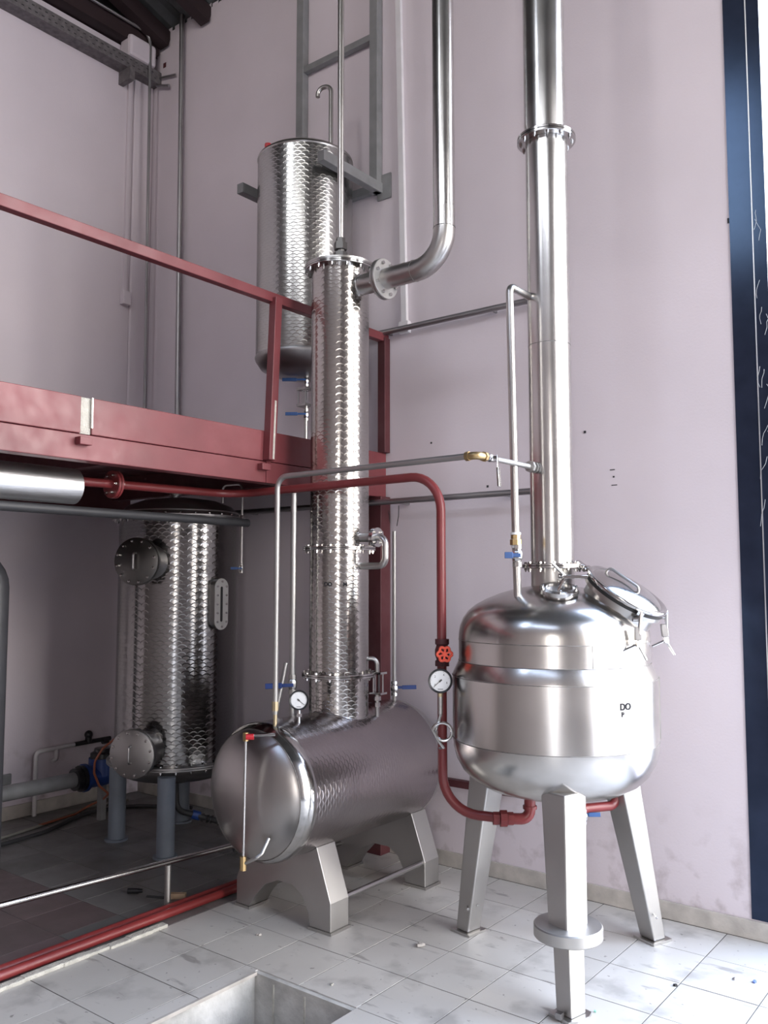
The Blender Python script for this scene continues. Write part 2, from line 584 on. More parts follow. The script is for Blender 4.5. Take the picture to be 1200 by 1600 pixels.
# ================================================================ THE SETTING
# floor slab with the sump opening, tiles laid on it one by one
PX0, PX1, PY1, PY0 = 2.775, 3.265, -1.497, -2.35    # sump opening
b = MB()
T = .0016
for (x0, x1, y0, y1) in ((0, PX0 - .05, YS, 0), (PX1 + .05, XE + .0, YS, 0), (PX0 - .05, PX1 + .05, PY1 + .05, 0), (PX0 - .05, PX1 + .05, YS, PY0 - .05)):
    b.bx(x0, x1, y0, y1, -.15, -T)
floor = struct('floor', b, 'grout')
b = MB()
b.bx(PX0 - .05, PX0, PY0, PY1, -.42, -.004).bx(PX1, PX1 + .05, PY0, PY1, -.42, -.004)
b.bx(PX0 - .05, PX1 + .05, PY1, PY1 + .05, -.42, -.004).bx(PX0 - .05, PX1 + .05, PY0 - .05, PY0, -.42, -.004)
b.bx(PX0 - .05, PX1 + .05, PY0, PY1, -.46, -.42)
obj('sump_lining', b, 'concrete', floor, smooth=False, label='grey concrete lining of the square sump')
b = MB().bx(PX0, PX0 + .012, PY0, PY1, -.012, .001)
obj('sump_edging', b, 'skirting', floor, smooth=False, label='pale mortar lip along the sump opening')
b = MB().bx(PX0 + .1, PX0 + .106, PY1 - .006, PY1, -.4, -.02).bx(PX0 + .26, PX0 + .266, PY1 - .006, PY1, -.4, -.02)
obj('drip_strip', b, 'plaster', floor, smooth=False)

GX, GY, SX, SY, J = 2.430, -.591, .2789, .2955, .0021
tile_cache = {}
vs_region = lambda x, y: (y > -3.3)
xs = [GX + SX * k for k in range(-9, 14)]
ys = [GY + SY * k for k in range(2, -10, -1)]


def add_tile(x0, x1, y0, y1):
    x0, x1, y0, y1 = max(x0, .012), min(x1, XE), y0, min(y1, -.012)
    if x1 - x0 < .02 or y1 - y0 < .02: return
    w, d = x1 - x0 - 2 * J, y1 - y0 - 2 * J
    if w < .01 or d < .01: return
    cx, cy = (x0 + x1) / 2, (y0 + y1) / 2
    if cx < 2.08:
        mt = 'tile_maroon' if (cx < 1.75 and cy < -1.33) or (cx < 2.1 and cy < -1.7) else 'tile_dirty_shade'
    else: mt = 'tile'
    key = (round(w, 3), round(d, 3), mt)
    if key not in tile_cache:
        m_ = MB()
        e = .0005
        vs = [(-w / 2, -d / 2, -.004), (w / 2, -d / 2, -.004), (w / 2, d / 2, -.004), (-w / 2, d / 2, -.004),
              (-w / 2, -d / 2, -e), (w / 2, -d / 2, -e), (w / 2, d / 2, -e), (-w / 2, d / 2, -e),
              (-w / 2 + e, -d / 2 + e, 0), (w / 2 - e, -d / 2 + e, 0), (w / 2 - e, d / 2 - e, 0), (-w / 2 + e, d / 2 - e, 0)]
        fs = [(0, 1, 5, 4), (1, 2, 6, 5), (2, 3, 7, 6), (3, 0, 4, 7), (4, 5, 9, 8), (5, 6, 10, 9), (6, 7, 11, 10), (7, 4, 8, 11), (8, 9, 10, 11)]
        m_.add(vs, fs)
        tile_cache[key] = m_.mesh('tile', M[mt], V((0, 0, 0)), False)
    o = bpy.data.objects.new('tile', tile_cache[key])
    o.location = (cx, cy, random.uniform(-.0006, .0004))
    o.rotation_euler = (random.uniform(-.0012, .0012), random.uniform(-.0012, .0012), random.uniform(-.001, .001))
    o.parent = floor
    COL.objects.link(o)


for i in range(len(xs) - 1):
    for j in range(len(ys) - 1):
        x0, x1, y1, y0 = xs[i], xs[i + 1], ys[j], ys[j + 1]
        if x0 > XE: continue
        # cut round the sump
        ov = not (x1 <= PX0 + .001 or x0 >= PX1 - .012 or y1 <= PY0 or y0 >= PY1 - .012)
        if ov:
            if x0 < PX0 - .02: add_tile(x0, PX0, y0, y1)
            if x1 > PX1 + .02: add_tile(PX1, x1, y0, y1)
            if y0 < PY0 - .02: add_tile(max(x0, PX0), min(x1, PX1), y0, PY0)
            continue
        add_tile(x0, x1, y0, y1)
# plain tiled ground behind the camera, outside the picture
struct('floor_rear', MB().bx(0, XE, YS, ys[-1], -.004, 0), 'tile')

# walls
struct('wall_left', MB().bx(-.2, 0, YS, .2, -.1, 5.45), 'wall')
struct('wall_left_gable_fill', MB().bx(-.2, -.02, YS, .2, 5.45, 9.0), 'wall_dark')  # made-up dark sheet: fills the dark gable and keeps the sky out
W0 = 4.2045
b = MB().bx(0, W0, 0, .2, -.1, ZT)
b.bx(W0, WIN[1] + .3, 0, .2, -.1, .085).bx(W0, XE + .2, 0, .2, WIN[3], ZT).bx(WIN[1], XE + .2, 0, .2, -.1, WIN[3])
# ragged top where the plaster stops short of the roof sheets
for k in range(60):
    x = .05 + k * .07
    b.bx(x, x + random.uniform(.03, .07), -.001, .0, ZT - .0, ZT + random.uniform(.0, .045))
struct('wall_back', b, 'wall')
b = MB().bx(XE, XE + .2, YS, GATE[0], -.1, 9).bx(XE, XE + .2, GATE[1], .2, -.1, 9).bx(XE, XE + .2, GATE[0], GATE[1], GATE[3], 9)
struct('wall_right', b, 'wall_unseen')
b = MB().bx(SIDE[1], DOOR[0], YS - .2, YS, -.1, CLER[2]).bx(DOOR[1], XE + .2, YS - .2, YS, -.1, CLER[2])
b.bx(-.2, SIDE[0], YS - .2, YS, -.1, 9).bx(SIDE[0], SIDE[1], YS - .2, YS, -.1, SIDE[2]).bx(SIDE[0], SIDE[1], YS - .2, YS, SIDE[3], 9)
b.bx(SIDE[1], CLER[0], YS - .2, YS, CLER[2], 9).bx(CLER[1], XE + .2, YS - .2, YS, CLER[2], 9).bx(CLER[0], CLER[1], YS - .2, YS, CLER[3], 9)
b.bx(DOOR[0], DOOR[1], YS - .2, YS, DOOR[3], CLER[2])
struct('wall_front', b, 'wall_unseen')
struct('baseboard_back', MB().bx(.012, XE, -.012, 0, 0, .077), 'skirting', bevel=.002)
struct('baseboard_left', MB().bx(0, .012, YS, 0, 0, .085), 'skirting', bevel=.002)
# corner pilaster
struct('trim_1', MB().bx(0, .022, -.17, 0, 0, 5.30), 'wall', bevel=.01)
# roof: corrugated sheets rising towards the camera side, ribs up the slope
slope = math.tan(math.radians(17))
b = MB()
nx = 150
vs, fs = [], []
for k in range(nx + 1):
    x = -.2 + (XE + .4) * k / nx
    dz = .022 * (1 if k % 4 in (1, 2) else -1)
    vs += [(x, .2, ZT + .05 - .2 * slope + dz), (x, YS - .2, ZT + .05 - (YS - .2) * slope + dz)]
for k in range(nx):
    fs.append((2 * k, 2 * k + 1, 2 * k + 3, 2 * k + 2))
b.add(vs, fs)
struct('ceiling', b, 'roof')
for k, x in enumerate((.16, .62, 1.9, 3.6, 5.4)):
    r = struct('trim_%d' % (k + 2), MB().bar((x, .0, ZT - .06), (x, YS, ZT - .06 - YS * slope), .09, .12), 'rafter')
struct('trim_7', MB().bx(-.02, .10, YS, -.02, 5.46, 5.60), 'rafter')

# outside ground (seen only in reflections and through the openings)
struct('ground_outside', MB().bx(XE + .2, XE + 25, -20, 20, -.3, -.12).bx(-10, XE + .2, .2, 25, -.3, -.12).bx(-10, XE + .2, -25, YS - .2, -.3, -.12), 'skirting')

# window_1: the tall dark glazed strip at the end of the back wall
b = MB().bx(W0, 4.300, -.004, .05, .082, WIN[3])
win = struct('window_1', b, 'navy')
obj('edge_strip', MB().bx(4.300, 4.3045, -.006, .05, .082, WIN[3]), 'alu', win, smooth=False, label='thin bright aluminium edge strip')
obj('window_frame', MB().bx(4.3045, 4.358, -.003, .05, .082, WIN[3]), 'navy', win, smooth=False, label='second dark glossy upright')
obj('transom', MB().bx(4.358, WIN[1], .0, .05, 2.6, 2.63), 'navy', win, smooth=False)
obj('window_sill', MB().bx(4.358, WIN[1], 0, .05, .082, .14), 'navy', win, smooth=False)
b = MB()
rg = random.Random(8)
for k in range(16):
    z = rg.uniform(.9, 3.4); x = rg.uniform(4.312, 4.348)
    pts = [V((x, -.005, z))]
    for q in range(4):
        pts.append(pts[-1] + V((rg.uniform(-.012, .012), 0, -rg.uniform(.01, .035))))
    b.tube(pts, .0008, 4, caps=False)
c = obj('cobweb', b, 'cob', win, label='wisps of grey cobweb on the dark upright'); c['kind'] = 'stuff'

# ================================================================ CORNER FITTINGS
# cable tray along the left wall
t = thing('cable_tray', (.08, -1.5, 5.24), 'grey perforated steel cable tray high along the left wall', 'cable tray')
b = MB().bx(.0, .11, -3.4, .0, 5.235, 5.24).bx(.105, .11, -3.4, 0, 5.24, 5.33).bx(.0, .005, -3.4, 0, 5.24, 5.33)
obj('channel', b, 'tray', t, smooth=False)
b = MB()
for k in range(70):
    y = -.05 - k * .048
    b.bx(.1101, .1112, y - .018, y, 5.262, 5.268).bx(.1101, .1112, y - .042, y - .024, 5.30, 5.306)
s_ = obj('slot', b, 'black', t, smooth=False); s_['kind'] = 'stuff'
obj('hanger', MB().bx(0, .14, -.30, -.26, 5.14, 5.235), 'tray', t, smooth=False)
obj('stud', MB().cyl((.12, -.02, 5.28), (.30, -.02, 5.24), .008, 8).cyl((.10, -.03, 5.22), (.24, -.03, 5.17), .012, 8), 'zinc', t)
o = obj('beam_stub', MB().bx(.002, .13, -.30, -.06, 5.33, 5.50), 'wall', origin=(.08, -.1, 5.33), smooth=False, bevel=.025)
tag(o, 'short pale painted beam stub in the top corner above the cable tray', 'beam')
t = thing('cable_duct', (.01, -.21, 3.54), 'slim white cable duct running down the left wall near the corner', 'cable duct')
obj('duct', MB().bx(0, .02, -.225, -.20, 3.56, 5.235), 'wall', t, smooth=False)
obj('junction_box', MB().bx(0, .05, -.245, -.18, 3.50, 3.60), 'wall', t, smooth=False, bevel=.006)
p = .12
o = obj('conduit_pipe', MB().tube([(.13, -.10, 2.235), (.125, -.12, 5.57), (.125, -1.4, 5.57)], .011, 8, bend=.08), 'zinc', origin=(.13, -.1, 2.235))
tag(o, 'thin grey conduit pipe rising in the room corner and bending at the roof', 'pipe')
o = obj('riser_pipe', MB().cyl((.42, -.035, 2.235), (.385, -.035, 5.66), .019, 12), 'zinc', origin=(.42, -.035, 2.235))
tag(o, 'tall galvanised pipe running up the back wall beside the room corner', 'pipe')
t = thing('cable_duct', (2.39, -.01, 2.9), 'long white cable duct on the back wall between ladder frame and big pipe', 'cable duct')
a, c = PY(622, 3, -.01), PY(633, 508, -.01)
obj('duct', MB().bar((c.x, -.012, c.z), (a.x - .008, -.012, 5.6), .036, .022, V((0, -1, 0))), 'conduit', t, smooth=False)
obj('junction_box', MB().bx(c.x - .035, c.x + .035, -.03, 0, c.z - .05, c.z + .02), 'conduit', t, smooth=False, bevel=.004)

# ================================================================ MEZZANINE DECK
XD = 2.26
t = thing('mezzanine_deck', (XD, -2.5, 0), 'dark red painted steel deck along the left wall over the tall tank', 'platform')
deck = t
obj('edge_beam', MB().bx(XD - .07, XD, YS + .05, -.005, 1.977, 2.0805), 'red', t, smooth=False, bevel=.003)
obj('top_channel', MB().bx(XD - .07, XD + .001, YS + .05, -1.985, 2.0835, 2.232).bx(XD - .07, XD + .001, -1.935, -.005, 2.0835, 2.232), 'red', t, smooth=False, bevel=.003)
obj('splice_plate', MB().bx(XD - .06, XD - .008, -1.985, -1.935, 2.0835, 2.230), 'plaster', t, smooth=False, label='bare chipped splice between two beam lengths')
obj('weld_edge', MB().bx(XD - .01, XD + .004, -1.938, -1.932, 2.11, 2.232), 'steel_pol', t, smooth=False)
for y in (-1.972, -.985):
    obj('stub_tube', MB().bx(XD, XD + .035, y - .035, y + .02, 2.035, 2.066), 'red', t, smooth=False, bevel=.002)
obj('vertical_strip', MB().bx(XD, XD + .004, -.965, -.935, 1.977, 2.11), 'red', t, smooth=False)
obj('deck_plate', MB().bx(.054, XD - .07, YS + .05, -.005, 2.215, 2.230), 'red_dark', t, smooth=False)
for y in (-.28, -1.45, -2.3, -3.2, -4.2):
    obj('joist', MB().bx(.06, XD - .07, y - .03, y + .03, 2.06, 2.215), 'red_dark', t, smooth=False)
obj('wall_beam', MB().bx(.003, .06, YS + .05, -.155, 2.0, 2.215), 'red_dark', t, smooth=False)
a = PY(590, 1000, -.06)
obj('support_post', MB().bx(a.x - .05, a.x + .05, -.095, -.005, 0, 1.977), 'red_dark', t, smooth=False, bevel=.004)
t = thing('guard_rail', (XD, -2.0, 2.24), 'dark red steel guard rail along the deck edge', 'railing')
obj('handrail', MB().bx(XD - .022, XD + .022, YS + .05, -.005, 2.880, 2.928), 'red', t, smooth=False, bevel=.003)
obj('rail_post', MB().bar((XD + .024, -.965, 2.085), (XD + .024, -.93, 2.90), .045, .045, V((0, -1, 0))), 'red', t, smooth=False, bevel=.002)
obj('chipped_paint_edge', MB().bar((XD + .047, -.960, 2.09), (XD + .047, -.948, 2.38), .012, .002, V((1, 0, 0))), 'plaster', t, smooth=False)
obj('rail_post', MB().bx(XD - .022, XD + .03, -.055, -.005, 2.232, 2.90), 'red_dark', t, smooth=False, bevel=.002)

# pipes slung under the deck edge
t = thing('insulated_duct', (2.0, -3, 1.83), 'thick silver clad pipe under the deck edge', 'pipe')
obj('cladding', MB().lathe([(.0, 0), (.066, 0), (.076, .006), (.076, 3.7)], (2.0, -1.835, 1.900), (0, -1, 0), 40), 'alu', t)
o = obj('drain_pipe', MB().tube([(2.0, YS + .1, 1.797), (2.0, -.835, 1.797)], .0205, 14), 'dark_pipe', origin=(2.0, -1, 1.797))
tag(o, 'dull grey horizontal pipe under the silver clad pipe, capped beside the tall tank', 'pipe')
for y in (-3.3, -1.35):
    obj('hanger', MB().bar((2.022, y, 1.79), (2.022, y, 2.215), .004, .02), 'greypaint', o, smooth=False)
t = thing('steam_pipe', (3.265, -.93, .56), 'long dark red steam pipe from under the deck to the kettle bottom', 'pipe')
steam = t
# path
ka = PY(790, 1276, -.86)
kb = PY(828, 1270, -.80)
path = [(2.0, -1.84, 1.925), (2.0, -.93, 1.937), (3.265, -.93, 1.945), (3.268, -.93, .565), (ka.x, ka.y, .562), (kb.x, kb.y, .56), (kb.x, kb.y, .665)]
obj('pipe', MB().tube(path[:5], .0195, 14, bend=.15, k=9), 'red_pipe', t)
obj('elbow', MB().tube(path[4:], .022, 14, bend=.035), 'red_pipe', t)
d = (V(path[5]) - V(path[4])).normalized()
pa = V(path[4])
obj('union', MB().cyl(pa - d * .05, pa - d * .025, .026, 8).cyl(pa - d * .022, pa + d * .005, .033, 8).cyl(pa + d * .008, pa + d * .03, .026, 8), 'red_pipe', t)
obj('collar', MB().ring(V((kb.x, kb.y, .60)), (0, 0, 1), .015, .028, .012, 16), 'red_pipe', t)
flange(t, (2.0, -1.645, 1.926), (0, 1, 0), .016, .062, .014, 6, 'red_pipe', .008, False)
# gate valve with handwheel
vz = 1.205
b = MB().lathe([(0, -.055), (.030, -.055), (.030, -.035), (.024, -.03), (.031, -.01), (.031, .01), (.024, .03), (.030, .035), (.030, .055), (0, .055)], (3.268, -.93, vz), (0, 0, 1), 10)
vd = (CAM - V((3.268, -.93, vz))); vd.z = 0; vd.normalize(); vd = (vd + V(cR) * .12).normalized()
vc = V((3.268, -.93, vz))
b.cyl(vc, vc + vd * .05, .018, 10).cyl(vc, vc + vd * .085, .006, 8)
gv = obj('gate_valve', b, 'red_dark', t)
b = MB()
hc = vc + vd * .085
x_, y_, z_ = frame_from(vd)
pts = []
for k in range(36):
    a = 2 * PI * k / 36
    r_ = .027 + .0035 * math.cos(6 * a)
    pts.append(hc + x_ * (r_ * math.cos(a)) + y_ * (r_ * math.sin(a)))
pts.append(pts[0])
b.tube(pts, .006, 8)
for k in range(3):
    a = 2 * PI * k / 3 + .4
    e = x_ * math.cos(a) + y_ * math.sin(a)
    b.bar(hc - e * .026, hc + e * .026, .008, .006, vd)
b.cyl(hc - vd * .006, hc + vd * .008, .009, 10)
obj('handwheel', b, 'orange', gv)


def text_mesh(name, txt, size, mat, pos, rot3, parent, ay='CENTER', bold=0.0):
    cu = bpy.data.curves.new(name, 'FONT')
    cu.body = txt; cu.size = size; cu.align_x = 'CENTER'; cu.align_y = ay; cu.offset = size * bold
    tmp = bpy.data.objects.new(name, cu)
    me = bpy.data.meshes.new_from_object(tmp)
    bpy.data.objects.remove(tmp)
    me.materials.clear(); me.materials.append(M[mat])
    o = bpy.data.objects.new(name, me)
    o.matrix_local = Matrix.Translation(pos - worigin(parent)) @ rot3.to_4x4()
    o.parent = parent
    COL.objects.link(o)
    return o


def gauge(parent, c, face, r, needle_ang, ticks=True, labels=None):
    """round dial gauge: case, dial, needle, ticks; faces along `face`"""
    c, f = V(c), V(face).normalized()
    up = V((0, 0, 1)); rt = up.cross(f).normalized(); up = f.cross(rt)
    case = obj('gauge_case', MB().lathe([(0, -.028), (r * .93, -.028), (r, -.022), (r, .004), (r * .96, .008), (r * .85, .006), (r * .82, .001)], c, f, 40), 'black', parent)
    obj('dial', MB().lathe([(r * .83, .0012), (0, .0012)], c, f, 40), 'dial', case)
    b = MB()
    n = 26
    for k in range(n + 1):
        a = math.radians(225 - 270 * k / n)
        e = rt * math.cos(a) + up * math.sin(a)
        r0 = r * (.70 if k % 5 == 0 else .76)
        b.bar(c + f * .0018 + e * r0, c + f * .0018 + e * r * .80, r * .018, .0004, f)
    b.bar(c + f * .0018 - rt * r * .22 - up * r * .66, c + f * .0018 + rt * r * .22 - up * r * .66, r * .05, .0004, f)
    q = obj('scale_marking', b, 'black', case, smooth=False); q['kind'] = 'stuff'
    a = math.radians(needle_ang)
    e = rt * math.cos(a) + up * math.sin(a)
    b = MB().bar(c + f * .004 - e * r * .16, c + f * .004 + e * r * .72, r * .045, .0008, f)
    b.bar(c + f * .0045 - e * r * .16, c + f * .0045 + e * r * .12, r * .13, .0008, f)
    b.cyl(c + f * .003, c + f * .007, r * .07, 12)
    obj('needle', b, 'black', case, smooth=False)
    for txt, ang in (labels or []):
        aa = math.radians(ang)
        pos = c + f * .002 + (rt * math.cos(aa) + up * math.sin(aa)) * r * .55
        text_mesh('numeral', txt, r * .26, 'black', pos, Matrix((rt, up, f)).transposed(), case)
    return case


gp = PY(688, 1064, -1.02)
t = thing('pressure_gauge', gp - V((0, 0, .27)), 'round white pressure gauge on a looped siphon tube on the red pipe', 'gauge')
fd = (CAM - gp).normalized(); fd = (fd + V((0, 0, -.02)))
gauge(t, gp, fd, .049, 222, labels=[('0', 218), ('2', 142), ('4', 60), ('6', -15)])
s0 = PY(688, 1083, -1.02); s1 = PY(688, 1118, -1.02); s2 = PY(682, 1130, -1.0)
obj('nut', MB().cyl(s0 + V((0, 0, .004)), s0 - V((0, 0, .014)), .010, 6), 'brassd', t)
lc = PY(693, 1143, -1.0)
pts = [s0 - V((0, 0, .014)), s1]
e1 = V(cR); e2 = V((0, 0, 1))
for k in range(0, 25):
    a = math.radians(165 + 15 * k)
    pts.append(lc + e1 * (.036 * math.cos(a)) + e2 * (.036 * math.sin(a)) + V((.0, .010 - .0011 * k, 0)))
pts.append(PY(684, 1156, -1.005)); pts.append(PY(693, 1168, -.985)); pts.append(V((3.268, -.948, pts[-1].z - .012)))
obj('siphon_tube', MB().tube(pts, .0065, 8), 'steel_pol', t)
obj('sleeve', MB().cyl(s0 - V((0, 0, .014)), s1 + V((0, 0, .006)), .009, 10), 'steel_sat', t)

# ================================================================ TALL TANK UNDER THE DECK
TC = V((1.13, -.57, 0)); TR = .35
t = thing('tall_tank', TC, 'large upright circle-polished steel tank on blue-grey legs under the deck', 'tank')
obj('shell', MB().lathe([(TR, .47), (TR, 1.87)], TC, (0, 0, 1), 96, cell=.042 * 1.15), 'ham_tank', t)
obj('bottom_head', MB().lathe([(TR, .462), (TR - .004, .44), (.33, .405), (.28, .375), (.18, .352), (0, .34)], TC, (0, 0, 1), 64), 'steel_dark', t)
obj('top_head', MB().lathe([(TR + .02, 1.875), (TR - .01, 1.905), (.31, 1.94), (.22, 1.975), (.1, 1.992), (0, 1.996)], TC, (0, 0, 1), 64), 'steel_dark', t)
flange(t, TC + V((0, 0, 1.868)), (0, 0, 1), TR - .01, TR + .042, .011, 28, 'steel_dark', .008, True)
flange(t, TC + V((0, 0, .466)), (0, 0, 1), TR - .01, TR + .042, .011, 28, 'steel_dark', .008, True)
obj('lid_rim', MB().torus(TC + V((0, 0, 1.905)), (0, 0, 1), TR - .01, .006, 64, 8), 'steel', t)
for (x, y) in ((1.382, -.833), (.895, -.80), (.885, -.32), (1.375, -.31)):
    l = obj('leg', MB().cyl((x, y, .012), (x, y, .43), .049, 24), 'greyblue', t)
    obj('foot_plate', MB().cyl((x, y, 0), (x, y, .012), .066, 24), 'greyblue', l)
pd = V((.415, -.91, 0)).normalized()
for z in (1.605, .577):
    c0 = TC + V((0, 0, z))
    pc = c0 + pd * .515
    pt = obj('inspection_port', MB().lathe([(.098, .30), (.098, .50)], c0, pd, 40), 'steel_dark', t)
    obj('port_flange', MB().ring(c0 + pd * .478, pd, .09, .130, .016, 48), 'steel_dark', pt)
    obj('gasket', MB().ring(c0 + pd * .494, pd, .05, .127, .004, 40), 'gasket', pt)
    obj('cover', MB().lathe([(.126, 0), (.130, .003), (.130, .015), (.126, .018), (0, .018)], c0 + pd * .498, pd, 48), 'steel_sat' if z < 1 else 'port_dark', pt)  # upper cover coloured dark to stand for the reflected deck underside
    ux = V((0, 0, 1)).cross(pd)
    obj('grab_handle', MB().tube([pc + V((0, 0, .045)), pc + V((0, 0, .045)) + pd * .028, pc - V((0, 0, .045)) + pd * .028, pc - V((0, 0, .045))], .006, 8, bend=.012), 'steel_dark', pt)
    bolt_ring(pt, c0 + pd * .497, pd, .113, 12, .0075, .036, .2)
# long sight glass facing right
sd = V((math.cos(-.03), math.sin(-.03), 0)); sx = V((-sd.y, sd.x, 0))
sc = TC + sd * (TR - .02) + V((0, 0, 1.368))
def stadium(w, h, k=8):
    r = w / 2; return [(r * math.cos(a), h / 2 - r + r * math.sin(a)) for a in [PI * q / k for q in range(k + 1)]] + [(r * math.cos(a), -(h / 2 - r) + r * math.sin(a)) for a in [PI + PI * q / k for q in range(k + 1)]]
sg = obj('sight_glass_boss', MB().prism(stadium(.092, .285), sc, sx, (0, 0, 1), sd, .055), 'steel_dark', t)
obj('cover_plate', MB().prism(stadium(.098, .292), sc + sd * .055, sx, (0, 0, 1), sd, .008), 'steel_sat', sg)
obj('glass_slot', MB().prism(stadium(.016, .20), sc + sd * .0625, sx, (0, 0, 1), sd, .002), 'black', sg)
for k in range(5):
    for s in (-1, 1):
        bolt(sg, sc + sd * .059 + sx * (.032 * s) + V((0, 0, -.1 + .05 * k)), sd, .006, .012)
for s in (-1, 1):
    bolt(sg, sc + sd * .059 + V((0, 0, .128 * s)), sd, .006, .012)
obj('top_nozzle', MB().cyl(TC + V((.05, -.08, 1.98)), TC + V((.05, -.08, 2.05)), .02, 12).cyl(TC + V((.05, -.08, 2.0)), TC + V((.05, -.08, 2.015)), .035, 12), 'steel', t)
# sampling line hanging from the deck beside the tank
a = PX(377, 778, 1.7); c = PX(377, 888, 1.7)
t = thing('sampling_line', c, 'thin steel tube with blue valve hanging beside the tall tank rim', 'pipe')
obj('tube', MB().tube([(c.x - .14, c.y - .02, 1.94), (c.x - .14, c.y - .02, 2.04), (c.x, c.y, 2.04), (c.x, c.y, c.z)], .006, 8, bend=.03), 'steel', t)
obj('union', MB().cyl((c.x, c.y, 1.84), (c.x, c.y, 1.865), .013, 6), 'steel_pol', t)
ball_valve(t, c, (0, 0, 1), -V(cR), .75, lever_len=.055)

# pump line, water meter body, flexible hose behind the tall tank
t = thing('water_valve', (.45, -.66, .1), 'blue cast iron strainer valve on a grey pipe beside the tall tank', 'valve')
b = MB().lathe([(0, -.12), (.085, -.12), (.085, -.10), (.065, -.09), (.072, .0), (.065, .09), (.085, .10), (.085, .12), (0, .12)], (.45, -.62, .28), (0, 1, 0), 24)
b.cyl((.45, -.60, .28), (.45, -.60, .385), .085, 20)
vb = obj('body', b, 'blued', t)
obj('bonnet', MB().lathe([(.075, 0), (.075, .03), (.055, .04), (.05, .06), (0, .062)], (.45, -.60, .385), (0, 0, 1), 20), 'black', t)
obj('pipe', MB().cyl((.45, -3.2, .285), (.45, -.80, .28), .045, 20), 'greypaint', t)
obj('pipe_flange', MB().cyl((.45, -.80, .28), (.45, -.765, .28), .068, 20).cyl((.45, -.762, .28), (.45, -.742, .28), .08, 20), 'black', t)
obj('support', MB().bx(.43, .47, -.62, -.58, 0, .24), 'greypaint', t, smooth=False)
t = thing('grey_standpipe', (.84, -1.5, 0), 'thick grey upright pipe bending over at the left picture edge', 'pipe')
ep = PZ(-20, 1357)
obj('pipe', MB().tube([(ep.x, ep.y, 0), (ep.x, ep.y, 1.60), (ep.x, ep.y - 1.2, 1.62)], .062, 20, bend=.14), 'stand_pipe', t)

# white plastic water pipe on the left wall
q = lambda x, y, v=.04: PX(x, y, v)
t = thing('plastic_water_pipe', (.04, -.82, 0), 'white plastic water pipe with tee and black valve low on the left wall', 'pipe')
a, c, e, f_ = q(56, 1178), q(112, 1163), q(126, 1160), q(172, 1153)
obj('pipe', MB().tube([(.04, a.y, .0), (.04, a.y, .40), (.04, c.y + .03, .41)], .014, 12, bend=.03), 'pvc', t)
te = q(88, 1170)
obj('tee', MB().tube([(.04, te.y, .405), (.04, te.y, .335), (.04, te.y - .03, .325)], .013, 10, bend=.012), 'pvc', t)
bv = obj('black_valve', MB().cyl((.04, c.y + .02, .41), (.04, f_.y, .413), .015, 12).cyl((.04, e.y + .06, .41), (.04, e.y + .06, .47), .022, 12).ball((.04, e.y + .06, .46), .028, 12).cyl((.04, f_.y - .06, .40), (.04, f_.y - .02, .40), .02, 12), 'black', t)
o = obj('power_outlet', MB().bx(0, .02, -1.04, -.96, .22, .29), 'greypaint', origin=(0, -1, .22), smooth=False, bevel=.01)
tag(o, 'small grey wall outlet low on the left wall', 'outlet')
pts = [q(185, 1150, .62), q(160, 1170, .60), q(148, 1190, .58), q(147, 1208, .57), q(155, 1228, .56), q(170, 1240, .55), q(160, 1250, .45), PZ(140, 1258, .02), PZ(118, 1272, .012), PZ(60, 1290, .012)]
o = obj('orange_cord', MB().tube(pts, .007, 8, bend=.05), 'orangecord', origin=(.6, -.8, 0))
tag(o, 'faded orange cord looping over the blue valve', 'cord')
for nm, pp, r, mt, lb in (
    ('pale_hose', [(-5, 1312), (60, 1291), (110, 1271), (150, 1258), (200, 1250)], .009, 'hosec', 'pale grey hose on the floor along the left wall'),
    ('dark_hose', [(-5, 1322), (70, 1300), (130, 1272), (200, 1258), (300, 1262)], .012, 'darkhose', 'dark hose lying beside the pale hose near the left wall'),
):
    o = obj(nm, MB().tube([PZ(x, y, r) for x, y in pp], r, 8, bend=.3), mt, origin=PZ(*pp[1], 0))
    tag(o, lb, 'hose')
# flexible drain hose with clamps between tank and still
hp = [V((1.13, -.57, .34)), V((1.15, -.57, .16)), PZ(300, 1272, .14), PZ(318, 1277, .12), PZ(345, 1284, .10), PZ(370, 1330, .03)]
t = thing('drain_hose', (1.2, -.5, 0), 'dark ribbed drain hose with bright clamps under the tall tank', 'hose')
obj('hose', MB().tube(hp, .017, 10, bend=.06), 'darkhose', t)
obj('blue_valve', MB().cyl(PZ(300, 1272, .14), PZ(312, 1275, .125), .026, 10), 'blued', t)
for (x, y) in ((316, 1277), (324, 1279), (330, 1280), (342, 1283)):
    c = PZ(x, y, .115)
    obj('hose_clamp', MB().ring(c, (hp[4] - hp[3]), .017, .024, .006, 16), 'steel_pol', t)

# low steel pipe rail on its post, red floor pipes, plaster kerb
t = thing('low_pipe_rail', (2.0, -1.3, 0), 'thin bright steel pipe held low above the floor by a short post', 'pipe')
obj('pipe', MB().tube([(2.0, -4.4, .30), (2.0, -2.11, .248), (2.0, -1.28, .212), (2.0, -.70, .185)], .0135, 12, bend=.3), 'steel_pol', t)
obj('post', MB().cyl((2.0, -1.305, 0), (2.0, -1.305, .20), .015, 14), 'steel_sat', t)
for k, (x, nm) in enumerate(((2.085, 'red floor pipe nearer the pale kerb, lying under the deck edge'), (2.040, 'red floor pipe farther from the pale kerb, beside its twin'))):
    o = obj('floor_pipe', MB().tube([(x, -4.4, .022), (x, -.9 + .1 * k, .022)], .020, 14), 'red_floor', origin=(x, -2, 0))
    tag(o, nm, 'pipe', 'red pipes on the floor')
b = MB()
rg = random.Random(2)
y = -3.2
